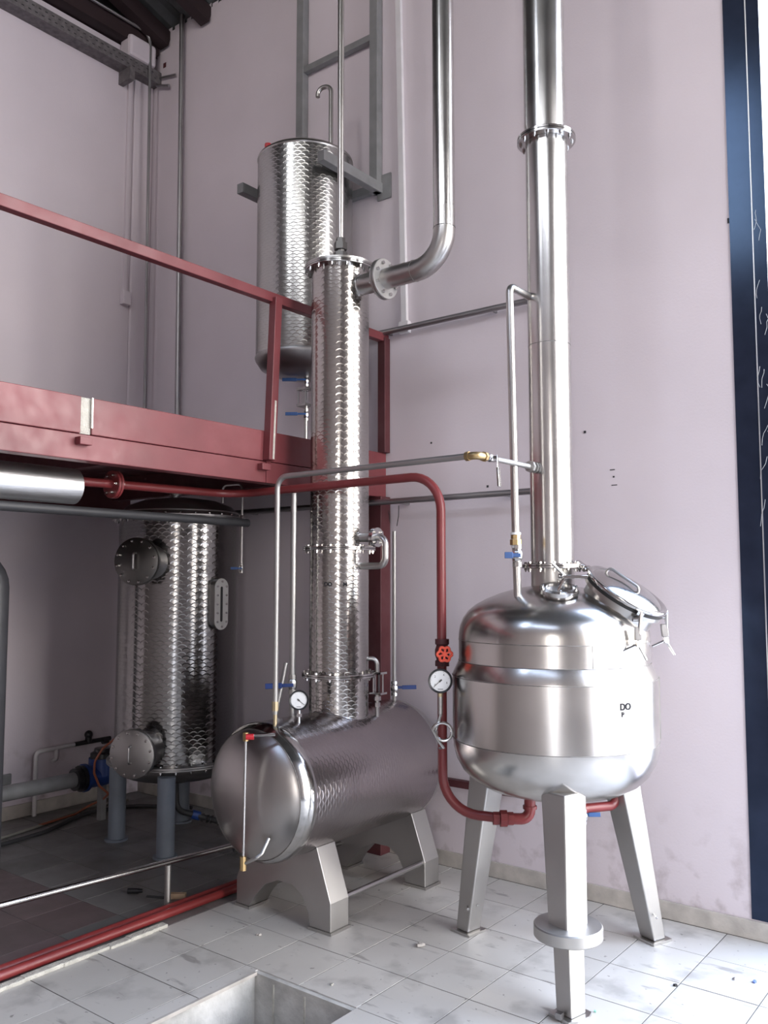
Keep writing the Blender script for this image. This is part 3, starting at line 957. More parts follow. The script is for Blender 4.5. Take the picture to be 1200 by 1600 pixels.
while y < -1.45:
    l = rg.uniform(.05, .12)
    b.bx(2.128 - rg.uniform(0, .006), 2.158 + rg.uniform(0, .012), y, min(y + l, -1.43), -.001, rg.uniform(.010, .017))
    y += l * .98
o = obj('mortar_kerb', b, 'plaster', origin=(2.14, -2, 0), smooth=False, bevel=.004)
tag(o, 'rough cream mortar kerb on the tiles beside the red floor pipes', 'kerb')

# ================================================================ HEADER TANK ON THE WALL
HC = V((1.885, -.30, 0)); HR = .279
t = thing('ladder_frame', (1.9, 0, 3.8), 'grey steel ladder frame with two arms carrying the header tank on the wall', 'frame')
for x in (1.597, 2.202):
    obj('upright', MB().bx(x - .03, x + .03, -.055, -.003, 3.79, 5.62), 'greypaint', t, smooth=False, bevel=.003)
for x, y1 in ((1.572, -.53), (2.215, -.53)):
    obj('arm', MB().bx(x - .025, x + .025, y1, -.003, 3.79, 3.85), 'greypaint', t, smooth=False, bevel=.003)
obj('rung', MB().bx(1.627, 2.172, -.05, -.01, 4.745, 4.785), 'greypaint', t, smooth=False, bevel=.003)
obj('cross_bar', MB().bx(1.597, 2.19, -.05, -.01, 3.795, 3.845), 'greypaint', t, smooth=False, bevel=.003)
obj('anchor_plate', MB().bx(2.20, 2.30, -.012, -.001, 3.75, 3.90), 'greypaint', t, smooth=False)
t = thing('header_tank', HC + V((0, 0, 2.66)), 'round dimpled steel header tank hung high on the back wall', 'tank')
obj('shell', MB().lathe([(HR, 2.785), (HR, 3.955)], HC, (0, 0, 1), 80, cell=.036 * 1.15), 'ham_hang', t)
obj('top_rim', MB().lathe([(HR + .001, 3.955), (HR + .004, 3.962), (HR + .001, 3.972), (HR - .03, 3.995), (.15, 4.02), (0, 4.03)], HC, (0, 0, 1), 64), 'steel', t)
obj('bottom_head', MB().lathe([(HR + .001, 2.79), (HR + .005, 2.78), (HR + .001, 2.765), (.25, 2.72), (.18, 2.69), (.1, 2.675), (0, 2.67)], HC, (0, 0, 1), 64), 'steel_dark', t)
for s in (-1, 1):
    obj('lug', MB().bx(HC.x + s * (HR - .01) - .0, HC.x + s * (HR - .01) + .045 * 1, -.34, -.26, 3.85, 3.87) if s > 0 else MB().bx(HC.x - HR - .045, HC.x - HR + .01, -.34, -.26, 3.85, 3.87), 'steel', t, smooth=False)
vp = PY(517, 205, -.30)
obj('vent_pipe', MB().tube([(vp.x, -.30, 4.0), (vp.x, -.30, 4.375), (vp.x - .085, -.32, 4.375), (vp.x - .085, -.32, 4.325)], .013, 10, bend=.038, k=8), 'steel', t)
a = PY(419, 214, -.47)
gl = obj('level_tube', MB().cyl((a.x, -.47, 2.86), (a.x, -.47, 4.02), .007, 8), 'conduit', t, label='pale upright level tube')
obj('top_valve', MB().cyl((a.x, -.47, 4.02), (a.x, -.47, 4.06), .020, 8).cyl((a.x, -.47, 4.04), (a.x + .07, -.42, 4.0), .011, 8), 'redplastic', gl)
obj('bottom_fitting', MB().cyl((a.x, -.47, 2.83), (a.x, -.47, 2.87), .012, 8).cyl((a.x, -.47, 2.85), (a.x + .05, -.43, 2.85), .009, 8), 'steel', gl)
t = thing('header_outlet', (1.90, -.30, 2.24), 'steel outlet line with glass and two blue valves under the header tank', 'pipe')
for z in (2.668, 2.463):
    pass
obj('pipe', MB().cyl((1.905, -.30, 2.235), (1.905, -.30, 2.505), .011, 10).cyl((1.905, -.30, 2.625), (1.905, -.30, 2.672), .011, 10), 'steel', t)
ball_valve(t, (1.905, -.30, 2.655), (0, 0, 1), V((-.83, -.5, .02)), 1.0, lever_len=.13, stem_dir=(.4, -.9, 0))
ball_valve(t, (1.905, -.30, 2.455), (0, 0, 1), V((-.83, -.5, .02)), 1.0, lever_len=.11, stem_dir=(.4, -.9, 0))
sgx = obj('sight_frame', MB().bx(1.855, 1.925, -.33, -.27, 2.60, 2.615).bx(1.855, 1.925, -.33, -.27, 2.505, 2.52).cyl((1.862, -.32, 2.51), (1.862, -.32, 2.61), .004, 6).cyl((1.918, -.32, 2.51), (1.918, -.32, 2.61), .004, 6), 'steel_dark', t, smooth=False)
obj('glass_cylinder', MB().cyl((1.895, -.30, 2.52), (1.895, -.30, 2.60), .02, 14), 'glass', sgx)

# ================================================================ HORIZONTAL STILL
PC = V((2.53, 0, .59)); PR = .295
t = thing('horizontal_still', (2.53, -.72, 0), 'horizontal steel still drum on saddles in the middle of the floor', 'tank')
still = t
yf, yb = -1.20, -.30
obj('shell', MB().lathe([(PR, 0), (PR, yb - yf)], (PC.x, yf, PC.z), (0, 1, 0), 96, cell=.034 * 1.15), 'ham_pot', t)
prof = [(PR, 0), (PR + .003, .012), (PR + .002, .03), (PR - .006, .055), (PR - .022, .078)]
obj('front_rim', MB().lathe(prof, (PC.x, yf, PC.z), (0, -1, 0), 96), 'steel_pol', t)
dome = [(PR - .022, .078), (PR - .026, .080), (PR - .034, .088), (.23, .112), (.17, .134), (.10, .150), (.04, .157), (0, .158)]
obj('front_dome', MB().lathe(dome, (PC.x, yf, PC.z), (0, -1, 0), 96, ), 'steel_dome', t, ang=60)
obj('dome_seam', MB().torus((PC.x, yf - .078, PC.z), (0, -1, 0), PR - .0225, .0022, 96, 6), 'weld', t)
obj('rear_head', MB().lathe([(PR, 0), (PR - .003, .03), (PR - .02, .07), (.23, .115), (.15, .145), (0, .16)], (PC.x, yb, PC.z), (0, 1, 0), 64), 'steel', t)
# saddles
def saddle_poly():
    arc = [(PR * math.sin(a), .59 - PR * math.cos(a)) for a in [math.radians(d) for d in range(-44, 37, 8)]]
    poly = arc + [(.255, .13), (.255, .012), (.135, .012), (.125, .07), (.09, .13), (.03, .165)]
    return poly + [(-.06, .165), (-.14, .13), (-.20, .07), (-.242, .012), (-.325, .012), (-.325, .13)]
for y0 in (-1.07, -.375):
    s_ = obj('saddle', MB().prism(saddle_poly(), (2.53, y0, 0), (1, 0, 0), (0, 0, 1), (0, 1, 0), .12), 'steel_sat', t, smooth=False, bevel=.003)
    for fx0, fx1 in ((-.33, -.235), (.128, .262)):
        obj('foot_plate', MB().bx(2.53 + fx0, 2.53 + fx1, y0 - .004, y0 + .126, 0, .012), 'steel', s_, smooth=False)
obj('tie_rod', MB().cyl((2.765, -.95, .125), (2.765, -.37, .125), .013, 12), 'steel_pol', t)
obj('tie_rod', MB().cyl((2.24, -.95, .125), (2.24, -.37, .125), .013, 12), 'steel_pol', t)
# level gauge on the front dome
g0, g1 = PY(384, 1152, -1.405), PY(380, 1348, -1.405)
lg = obj('level_gauge', MB().cyl(g1, g0, .0055, 10), 'steel_pol', t, label='slim upright glass level tube')
obj('top_valve', MB().cyl(g0 - V((0, 0, .015)), g0 + V((0, 0, .02)), .013, 8), 'brass', lg)
obj('red_handle', MB().cyl(g0 + V((.012, -.01, .004)), g0 + V((.036, .012, .004)), .012, 8), 'redplastic', lg)
obj('top_arm', MB().cyl(g0 + V((0, 0, .005)), g0 + V((.07, .10, .005)), .007, 8), 'steel_pol', lg)
obj('bottom_tee', MB().cyl(g1 - V((0, 0, .03)), g1 + V((0, 0, .025)), .014, 8), 'brass', lg)
obj('bottom_arm', MB().tube([g1 - V((0, 0, .005)), PY(400, 1341, -1.39), PY(409, 1334, -1.37), PY(420, 1310, -1.33)], .0075, 8, bend=.02), 'steel_sat', lg)

# dial gauge on top of the still
gc = V((2.60, -1.085, .975))
gc = PY(467, 1094, -1.085)
t = thing('dial_gauge', (gc.x, gc.y, .88), 'white dial gauge on a short stem on top of the still', 'gauge')
gauge(t, gc, (CAM - gc).normalized() + V((-.10, -.05, 0)), .044, -40, labels=None)
obj('stem', MB().cyl((gc.x, gc.y + .0, .87), (gc.x, gc.y, gc.z - .04), .008, 8).cyl((gc.x, gc.y, .90), (gc.x, gc.y, .915), .014, 6), 'steel_pol', t)

# ================================================================ CIRCLE-POLISHED COLUMN
CC = V((2.525, -.72, 0)); CR = .1435
t = thing('rectifying_tower', CC + V((0, 0, .88)), 'tall circle-polished steel column standing on the horizontal still', 'column')
colm = t
Z1, Z2, Z3 = 1.052, 1.655, 3.045
obj('lower_section', MB().lathe([(CR, .83), (CR, Z1)], CC, (0, 0, 1), 72, cell=.0414), 'ham_col', t)
obj('middle_section', MB().lathe([(CR, Z1), (CR, Z2)], CC, (0, 0, 1), 72, cell=.0414), 'ham_col', t)
obj('upper_section', MB().lathe([(CR, Z2), (CR, Z3)], CC, (0, 0, 1), 72, cell=.0414), 'ham_col', t)
flange(t, CC + V((0, 0, Z1)), (0, 0, 1), CR, CR + .036, .010, 14, 'steel_pol', .007)
flange(t, CC + V((0, 0, Z2)), (0, 0, 1), CR, CR + .034, .009, 14, 'steel_pol', .007)
f_ = flange(t, CC + V((0, 0, Z3)), (0, 0, 1), CR, CR + .034, .009, 14, 'steel_pol', .007)
obj('top_cover', MB().lathe([(CR + .034, 0), (CR + .034, .010), (.0, .013)], CC + V((0, 0, Z3 + .009)), (0, 0, 1), 56), 'steel', t)
# junction weld between column and drum
b = MB(); pts = []
for k in range(61):
    a = 2 * PI * k / 60
    x = (CR + .001) * math.cos(a)
    pts.append(V((CC.x + x, CC.y + (CR + .001) * math.sin(a), .59 + math.sqrt(max(0, PR * PR - (x + CC.x - 2.53) ** 2)) + .001)))
obj('base_weld', b.tube(pts, .003, 6, caps=False), 'steel_pol', t)
# side loop at the second flange
nzc = CC + V((0, 0, 1.705)); nd = V((.86, .2, 0)).normalized(); nd = V((math.cos(.0), math.sin(.0), 0))
lp = obj('vapour_loop', MB().tube([nzc + nd * .24, nzc + nd * .285, nzc + nd * .285 - V((0, 0, .135)), nzc + nd * .13 - V((0, 0, .135))], .0165, 12, bend=.04), 'steel', t)
obj('loop_nozzle', MB().cyl(nzc + nd * .12, nzc + nd * .22, .021, 14), 'steel', lp)
obj('loop_flange', MB().ring(nzc + nd * .218, nd, .01, .046, .010, 28).ring(nzc + nd * .230, nd, .01, .046, .010, 28), 'steel_pol', lp)
bolt_ring(lp, nzc + nd * .229, nd, .034, 4, .007, .024, PI / 4)
# lower reflux sight glass
sg0 = PY(592, 1080, -.60)
rd = (V((sg0.x - .01, -.60, 0)) - V((CC.x, CC.y, 0))).normalized()
lp = obj('reflux_tube', MB().tube([CC + rd * .13 + V((0, 0, 1.125)), (sg0.x - .01, -.60, 1.125), (sg0.x - .01, -.60, 1.06)], .011, 10, bend=.03), 'steel', t)
gx = sg0.x - .01
obj('sight_glass', MB().cyl((gx, -.60, .965), (gx, -.60, 1.055), .012, 14), 'glass', lp)
obj('sight_frame', MB().bx(gx - .03, gx + .04, -.625, -.575, 1.052, 1.062).bx(gx - .03, gx + .04, -.625, -.575, .955, .965).cyl((gx + .034, -.60, .96), (gx + .034, -.60, 1.06), .004, 6).cyl((gx - .024, -.60, .96), (gx - .024, -.60, 1.06), .004, 6), 'steel_pol', lp, smooth=False)
obj('lower_tube', MB().cyl((gx, -.60, .955), (gx, -.60, .80), .010, 10), 'steel', lp)
obj('union', MB().cyl((gx, -.60, .925), (gx, -.60, .945), .018, 6).cyl((gx, -.60, .895), (gx, -.60, .915), .015, 6), 'steel_pol', lp)
# top nozzle and overhead vapour line
NZ = 2.945
t = thing('overhead_vapour_pipe', (2.8, -.72, NZ), 'wide steel vapour pipe leaving the column top and rising to the roof', 'pipe')
obj('elbow', MB().tube([(2.785, -.72, NZ), (3.150, -.72, NZ), (3.150, -.72, NZ + .26)], .050, 24, bend=.155, k=12), 'steel', t)
obj('riser', MB().cyl((3.150, -.72, NZ + .16), (3.145, -.72, 5.75), .050, 28), 'steel_col', t)
obj('weld_ring', MB().torus((3.150, -.72, NZ + .165), (0, 0, 1), .0503, .0015, 28, 6), 'weld', t)
obj('weld_ring', MB().torus((2.985, -.72, NZ), (1, 0, 0), .0503, .0015, 28, 6), 'weld', t)
nz = obj('nozzle', MB().cyl((2.63, -.72, NZ), (2.79, -.72, NZ), .050, 24).torus((2.664, -.72, NZ), (1, 0, 0), .052, .004, 28, 6), 'steel', colm)
flange(t, (2.800, -.72, NZ), (1, 0, 0), .048, .097, .014, 8, 'steel_sat', .009, a0=.39)
# thin vent on top
t = thing('column_vent_pipe', (2.525, -.72, 3.07), 'thin steel pipe rising from the centre of the column top cover', 'pipe')
obj('pipe', MB().cyl((2.525, -.72, 3.13), (2.518, -.72, 5.9), .0165, 12), 'steel', t)
obj('union', MB().cyl((2.525, -.72, 3.065), (2.525, -.72, 3.14), .019, 8).cyl((2.525, -.72, 3.112), (2.525, -.72, 3.140), .036, 6).cyl((2.525, -.72, 3.14), (2.525, -.72, 3.155), .022, 8).cyl((2.525, -.72, 3.155), (2.525, -.72, 3.192), .034, 6).cyl((2.525, -.72, 3.192), (2.525, -.72, 3.215), .023, 6), 'port_dark', t, smooth=False)

# ================================================================ SMALL LINES ON THE STILL
yl = -1.20
a = PY(430, 1120, yl)
topz = .59 + math.sqrt(PR ** 2 - (a.x - 2.53) ** 2)
t = thing('condensate_line', (a.x, yl, .87), 'thin steel line from the still up and across to the kettle column', 'pipe')
b1 = PY(429, 760, yl); b2 = PY(730, 713, yl)
zz = b2.z
obj('pipe', MB().tube([(a.x, yl, topz + .04), (a.x + .0, yl, zz - .005), (b2.x, yl, zz)], .0125, 12, bend=.055, k=8), 'steel_sat', t)
obj('base_fitting', MB().cyl((a.x, yl, topz - .02), (a.x, yl, topz + .06), .009, 8).cyl((a.x, yl, topz + .055), (a.x, yl, topz + .095), .015, 8), 'brassd', t)
e = V((b2.x + .045, yl, zz))
obj('brass_elbow', MB().cyl((b2.x - .005, yl, zz), (b2.x + .01, yl, zz), .018, 8).tube([(b2.x, yl, zz), e, e + V((0, .05, 0))], .015, 10, bend=.02).cyl(e + V((0, .04, 0)), e + V((0, .055, 0)), .019, 8), 'brass', t)
ball_valve(t, e + V((0, .09, 0)), (0, 1, 0), (.12, -.1, -1), .95, lever_len=.115, stem_dir=(1, 0, 0), lever='steel_pol')
obj('connector', MB().cyl(e + V((0, .12, 0)), (e.x + .0, -.70, zz), .0105, 10).cyl((e.x, -.80, zz), (e.x, -.785, zz), .024, 8).cyl((e.x, -.77, zz), (e.x, -.755, zz), .024, 8), 'steel_sat', t)

a = PY(459, 800, -.93)
t = thing('steam_branch', (a.x, -.93, .86), 'thin upright steel pipe from red pipe down to the still', 'pipe')
tz = .59 + math.sqrt(PR ** 2 - (a.x - 2.53) ** 2)
obj('pipe', MB().cyl((a.x, -.93, tz - .01), (a.x, -.93, 1.918), .0145, 12), 'steel_sat', t)
ball_valve(t, (a.x, -.93, 1.015), (0, 0, 1), V((-.8, -.55, -.05)), 1.3, 'steel', 'blued', lever_len=.12)
o = obj('slanted_tube', MB().cyl((2.385, -1.02, .83), (2.40, -.955, 1.115), .0105, 10), 'steel_sat', origin=(2.385, -1.02, .83))
tag(o, 'short steel tube leaning behind the dial gauge on the still', 'pipe')

a = PX(616, 830, 2.55)
t = thing('vent_riser', (2.55, a.y, .87), 'slim steel pipe standing on the still rear end, open at top', 'pipe')
obj('pipe', MB().cyl((2.55, a.y, .875), (2.55, a.y, a.z), .0105, 10), 'steel_sat', t)
ball_valve(t, (2.55, a.y, .945), (0, 0, 1), V((.78, .6, .02)), 1.1, lever='blued', lever_len=.115)

# ================================================================ WALL PIPES
a, c = PY(820, 473, -.05), PY(577, 530, -.05)
t = thing('service_pipe', (2.6, -.05, 2.93), 'grey pipe running level along the back wall above the other', 'pipe')
obj('pipe', MB().cyl((2.02, -.05, 2.93), (3.40, -.05, 2.93), .0165, 12), 'zinc', t)
for x in (2.3, 3.0):
    obj('pipe_clip', MB().bx(x - .006, x + .006, -.05, 0, 2.918, 2.942), 'zinc', t, smooth=False)
t = thing('service_pipe', (2.4, -.05, 1.94), 'grey pipe running level along the back wall behind both columns', 'pipe')
obj('pipe', MB().cyl((.6, -.118, 1.935), (3.39, -.118, 1.942), .0165, 12), 'zinc', t)
for x in (1.2, 2.42, 3.1):
    obj('pipe_clip', MB().bx(x - .006, x + .006, -.118, 0, 1.938 - .012, 1.938 + .012), 'zinc', t, smooth=False)
b = MB()
for (x0, y0, x1, y1) in ((605, 792, 609, 818), (623, 790, 620, 822)):
    p0, p1 = PY(x0, y0, -.03), PY(x1, y1, -.01)
    b.tube([p0, (p0 + p1) / 2 + V((.006, 0, 0)), p1], .0022, 5)
o = obj('loose_wire', b, 'black', origin=PY(610, 800, 0))
tag(o, 'two loose black wire ends dangling under the lower wall pipe', 'wire')
a, c = PY(700, 1222, -.03), PY(792, 1246, -.03)
o = obj('angle_bar', MB().bx(2.45, 3.08, -.04, -.002, a.z - .018, a.z + .018), 'red_dark', origin=(2.8, 0, a.z), smooth=False)
tag(o, 'dark red steel bar low on the back wall behind the kettle leg', 'bar')
b = MB()
for (x, y, w, h) in ((957, 734, .012, .002), (959, 745, .004, .004), (960, 758, .014, .002), (914, 675, .006, .006), (762, 760, .006, .006), (767, 773, .02, .002), (1138, 345, .004, .012), (674, 692, .005, .005)):
    p = PY(x, y, 0)
    b.bx(p.x - w, p.x + w, -.002, .0, p.z - h, p.z + h)
o = obj('wall_mark', b, 'ink', struct_parent := bpy.data.objects['wall_back'], smooth=False); o['kind'] = 'stuff'
b = MB()
for (x, y) in ((233, 86), (244, 90), (258, 103), (252, 68)):
    p = PY(x, y, 0)
    b.bx(p.x - .02, p.x + .012, -.002, 0, p.z - .012, p.z + .025)
o = obj('chipped_plaster', b, 'red_dark', bpy.data.objects['wall_back'], smooth=False); o['kind'] = 'stuff'

# ================================================================ KETTLE
KC = V((3.642, -.674, 0))
t = thing('kettle', KC, 'big round stainless kettle on three splayed box legs by the back wall', 'kettle')
kettle = t
top = [(.385, 1.261), (.3845, 1.285), (.379, 1.315), (.366, 1.348), (.343, 1.378), (.312, 1.403), (.27, 1.426), (.21, 1.450), (.14, 1.470), (.07, 1.481), (0, 1.485)]
obj('top_head', MB().lathe(top, KC, (0, 0, 1), 96), 'steel_tank', t, ang=70)
obj('upper_band', MB().lathe([(.385, 1.175), (.385, 1.261)], KC, (0, 0, 1), 96), 'steel_tank', t)
obj('step_ring', MB().lathe([(.411, 1.117), (.4105, 1.122), (.388, 1.170), (.385, 1.176)], KC, (0, 0, 1), 96), 'steel_tank', t, ang=70)
obj('jacket', MB().lathe([(.411, .868), (.411, 1.118)], KC, (0, 0, 1), 96), 'steel_tank', t)
obj('bottom_head', MB().lathe([(0, .635), (.10, .639), (.2, .652), (.28, .675), (.335, .705), (.372, .742), (.396, .785), (.408, .83), (.411, .868)], KC, (0, 0, 1), 96), 'steel_tank', t, ang=70)
for r, z in ((.3855, 1.261), (.386, 1.176), (.4117, 1.117), (.4117, .868)):
    obj('weld_seam', MB().torus(KC + V((0, 0, z)), (0, 0, 1), r, .0014, 96, 6), 'weld', t)
for ang, r, z0, z1 in ((-.72, .3855, 1.178, 1.261),):
    p = KC + V((r * math.cos(ang), r * math.sin(ang), 0))
    obj('vertical_weld', MB().cyl(p + V((0, 0, z0)), p + V((0, 0, z1)), .0014, 6), 'weld', t)
e = V((math.cos(math.radians(33)), math.sin(math.radians(33)), 0))
obj('side_lug', MB().bar(KC + e * .405 + V((0, 0, .99)), KC + e * .425 + V((0, 0, .99)), .006, .25), 'steel', t, smooth=False)
# legs: box section, splayed outwards
FEET = [V((3.896, -1.077, 0)), V((3.205, -.662, 0)), V((3.880, -.255, 0))]
for k, fp in enumerate(FEET):
    d = (fp - KC); d.z = 0; dist = d.length; d.normalize()
    side = V((-d.y, d.x, 0))
    rt, zt = (.315, .715) if k else (.325, .73)
    topc = KC + d * rt + V((0, 0, zt))
    fo = KC + d * (dist - .01)
    def sec(c, w, dp):
        return [c + side * w + d * dp * .2, c + side * w * .98 - d * dp, c - side * w * .98 - d * dp, c - side * w + d * dp * .2, c - side * w * .0 + d * dp]
    def leg_mesh(p0, w0, d0, p1, w1, d1):
        a_, b_ = sec(p0, w0, d0), sec(p1, w1, d1)
        return MB().add(a_ + b_, [(0, 1, 2, 3, 4)[::-1], (5, 6, 7, 8, 9)] + [(i, (i + 1) % 5, 5 + (i + 1) % 5, 5 + i) for i in range(5)])
    def boxsec(c, w, dp): return [c + side * w + d * dp, c + side * w - d * dp, c - side * w - d * dp, c - side * w + d * dp]
    def boxleg(p0, w0, d0, p1, w1, d1):
        a_, b_ = boxsec(p0, w0, d0), boxsec(p1, w1, d1)
        return MB().add(a_ + b_, [(3, 2, 1, 0), (4, 5, 6, 7)] + [(i, (i + 1) % 4, 4 + (i + 1) % 4, 4 + i) for i in range(4)])
    if k == 0:
        # corner of the front leg turned towards the gate: rotate the section
        cs, sn = math.cos(.76), math.sin(.76)
        d2, side2 = d * cs + side * sn, side * cs - d * sn
        d_, side_ = d, side
        d, side = d2, side2
        mid = topc.lerp(fo, .64)
        zc = .268
        f = (topc.z - zc) / topc.z
        mid = topc.lerp(fo, f)
        lg = obj('leg', boxleg(fo + V((0, 0, .012)), .038, .034, mid, .042, .038), 'steel_sat', t, smooth=False, bevel=.005)
        obj('upper_leg', boxleg(mid, .056, .044, topc + V((0, 0, .0)), .060, .058), 'steel_sat', lg, smooth=False, bevel=.007)
        obj('collar_disc', MB().lathe([(0, 0), (.117, 0), (.121, .004), (.121, .040), (.117, .044), (0, .044)], mid - V((0, 0, .022)), (0, 0, 1), 48), 'steel_sat', lg, label='round collar disc partway down the front leg')
        obj('foot_plate', MB().prism([(-.06, -.05), (.06, -.05), (.06, .04), (.03, .055), (-.03, .055), (-.06, .04)], fo, side, d, (0, 0, 1), .012), 'steel', lg, smooth=False)
        obj('stub', MB().box(fo - side * .06 + d * .0 + V((0, 0, .02)), (.022, .022, .02)), 'steel_dark', lg, smooth=False)
    else:
        if k == 1: cs, sn = math.cos(-.15), math.sin(-.15)
        else: cs, sn = math.cos(.15), math.sin(.15)
        d, side = d * cs + side * sn, side * cs - d * sn
        lg = obj('leg', boxleg(fo + V((0, 0, .010)), .040, .034, topc, .058, .055), 'steel_sat', t, smooth=False, bevel=.006)
        obj('foot_plate', MB().bar(fo - d * .055 + V((0, 0, .005)), fo + d * .055 + V((0, 0, .005)), .11, .010), 'steel', lg, smooth=False)
        for sg_ in (-1, 1):
            bolt(lg, fo.lerp(topc, .17) + side * .03 * sg_ + d * .0, V((.61, -.79, 0)), .006, .10)
# manhole
n = V((.553, -.027, .83)).normalized()
mc = V((3.938, -.640, 1.442))
e1 = V((n.z, 0, -n.x)).normalized(); e2 = n.cross(e1).normalized()
mh = obj('manhole_neck', MB().lathe([(.146, -.13), (.146, -.012)], mc, n, 56), 'steel', t)
obj('neck_ring', MB().ring(mc - n * .016, n, .14, .163, .016, 56), 'steel', mh)
obj('gasket', MB().ring(mc, n, .10, .165, .012, 56), 'gasket', mh)
lid = obj('lid', MB().lathe([(0, .062), (.05, .059), (.10, .049), (.132, .036), (.148, .027), (.154, .032), (.165, .032), (.169, .028), (.169, .016), (.165, .012), (0, .012)], mc, n, 64), 'steel_pol', t, ang=50)
tc_ = V((.6136, -.7896, 0))
ho = mc + n * .038 - e1 * .055 + (tc_ - n * tc_.dot(n)).normalized() * .055
obj('lid_handle', MB().tube([ho - e1 * .070 + n * .000, ho - e1 * .070 + n * .034, ho + e1 * .080 + n * .034, ho + e1 * .080 - n * .006], .0055, 10, bend=.018), 'steel', lid)


def swing_clamp(parent, ang, r=.168):
    dr = (e1 * math.cos(ang) + e2 * math.sin(ang))
    tg = n.cross(dr)
    p0 = mc + dr * (r + .004)
    b_ = MB().box(p0 + n * .012, (.028, .028, .012), Matrix((dr, tg, n)).transposed())
    dn = (V((0, 0, -1)) + V((dr.x, dr.y, 0)) * .12).normalized()
    hz = V(cR)
    q0 = p0 - n * .012 + dr * .008
    b_.cyl(q0 + n * .03, q0 + dn * .105, .0065, 10)
    b_.cyl(q0 - hz * .016, q0 + hz * .016, .011, 10)
    c_ = obj('swing_clamp', b_, 'steel_pol', parent)
    fz = dn.cross(hz).normalized()
    obj('clamp_block', MB().box(q0 + dn * .055, (.024, .022, .05), Matrix((hz, fz, dn)).transposed()), 'steel_dark', c_, bevel=.002)
    w0 = q0 + dn * .094
    obj('wing_handle', MB().cyl(w0 - dn * .012, w0 + dn * .010, .012, 8).cyl(w0, w0 + hz * .028 + dn * .058, .006, 8, .0045).cyl(w0, w0 - hz * .058 + dn * .025, .006, 8, .0045), 'steel_pol', c_)


# angle facing the camera
def ang_of(v):
    return math.atan2(v.dot(e2), v.dot(e1))
ca = ang_of(tc_)
swing_clamp(mh, ca + (.22 if e2.dot(tc_) < 0 else -.22))
swing_clamp(mh, ang_of(V(cR)) - .05)
hp_ = mc - e1 * .172
obj('hinge', MB().box(hp_ + n * .008, (.05, .04, .014), Matrix((e1, e2, n)).transposed()).cyl(hp_ - e1 * .014 - e2 * .03, hp_ - e1 * .014 + e2 * .03, .009, 10).box(hp_ - e1 * .045, (.05, .03, .022), Matrix((e1, e2, n)).transposed()), 'steel_pol', mh, bevel=.002)
# small hand hole with crossed clamp bars
hc = PY(873, 925, -.835); hc = V((hc.x, hc.y, 1.440))
hh = obj('hand_hole', MB().lathe([(.066, -.02), (.066, .016), (.076, .018), (.076, .034), (.052, .036), (.052, .024), (.060, .02)], hc, (.20, -.27, 1), 40), 'steel_pol', t)
obj('hand_hole_cover', MB().lathe([(.058, .026), (.034, .016), (0, .014)], hc, (.20, -.27, 1), 32), 'steel', hh)
bolt_ring(hh, hc + V((.20, -.27, 1)).normalized() * .034, (.20, -.27, 1), .064, 4, .006, .012, .5)
wc = hc + V((.022, .02, .075))
R_ = V(cR)
obj('clamp_screw', MB().cyl(hc + V((0, 0, .02)), wc, .007, 8).cyl(wc, wc - R_ * .052 + V((0, 0, .052)), .0065, 8, .0055).cyl(wc, wc - R_ * .030 - V((.01, -.01, .035)), .0065, 8, .0055), 'steel_pol', hh)
obj('clamp_bar', MB().bar(wc - R_ * .01, wc + R_ * .085, .018, .014).cyl(wc - R_ * .03 + V((0, 0, .004)), wc - R_ * .012 + V((0, 0, .004)), .010, 8), 'steel_pol', hh, bevel=.002)
# stencilled letters on the jacket
def stencil(parent, txt, centre, R, z, a_start, size, matn='ink'):
    """letters laid one by one round a cylinder"""
    a = a_start
    for ch in txt:
        if ch != ' ':
            er = V((math.cos(a), math.sin(a), 0)); et = V((-er.y, er.x, 0))
            text_mesh('letter', ch, size, matn, centre + er * (R + .001) + V((0, 0, z)), Matrix((et, V((0, 0, 1)), er)).transposed(), parent, 'BOTTOM_BASELINE', .035)
        a += size * .78 / R


stencil(kettle, 'DO', KC, .4115, 1.028, math.radians(-26), .034)
stencil(kettle, 'P', KC, .4115, 1.004, math.radians(-26), .024)
stencil(colm, 'DO', CC, CR, 1.475, math.radians(-75), .026)
stencil(colm, 'M', CC, CR, 1.475, math.radians(-38), .026)
# drain on the underside, right
t = thing('kettle_drain', (3.75, -.5, .52), 'short dark red drain elbow with blue lever under the kettle, behind the front leg', 'pipe')
r0, r1 = PY(915, 1263, -.56), PY(963, 1262, -.42)
obj('pipe', MB().tube([KC + V((.04, .0, .64)), KC + V((.04, .0, .575)), (r0.x, r0.y, r0.z), (r1.x, r1.y, r0.z - .005), (r1.x, r1.y, .70)], .019, 12, bend=.035), 'red_pipe', t)
ball_valve(t, PY(912, 1276, -.6), (0, 0, 1), V((.78, .6, 0)), .9, lever_len=.075)

# kettle column
VC = V((3.642, -.665, 0)); VR = .0885
t = thing('kettle_tower', VC + V((0, 0, 1.47)), 'tall plain bright steel column rising from the kettle top', 'column')
obj('neck', MB().lathe([(VR, 1.44), (VR, 1.553)], VC, (0, 0, 1), 56), 'steel', t)
obj('lower_section', MB().lathe([(VR, 1.566), (VR, 3.375)], VC, (0, 0, 1), 64), 'steel_col', t)
obj('upper_section', MB().lathe([(VR - .001, 3.395), (VR - .001, 5.72)], VC + V((-.004, -.004, 0)), (0, 0, 1), 64), 'steel_col', t)
flange(t, VC + V((0, 0, 1.560)), (0, 0, 1), VR - .002, .127, .0095, 12, 'steel_pol', .007)
flange(t, VC + V((0, 0, 3.388)), (0, 0, 1), VR - .002, .124, .012, 12, 'steel_pol', .007)
obj('weld_seam', MB().torus(VC + V((0, 0, 2.487)), (0, 0, 1), VR + .0002, .0012, 56, 6), 'steel_dark', t)

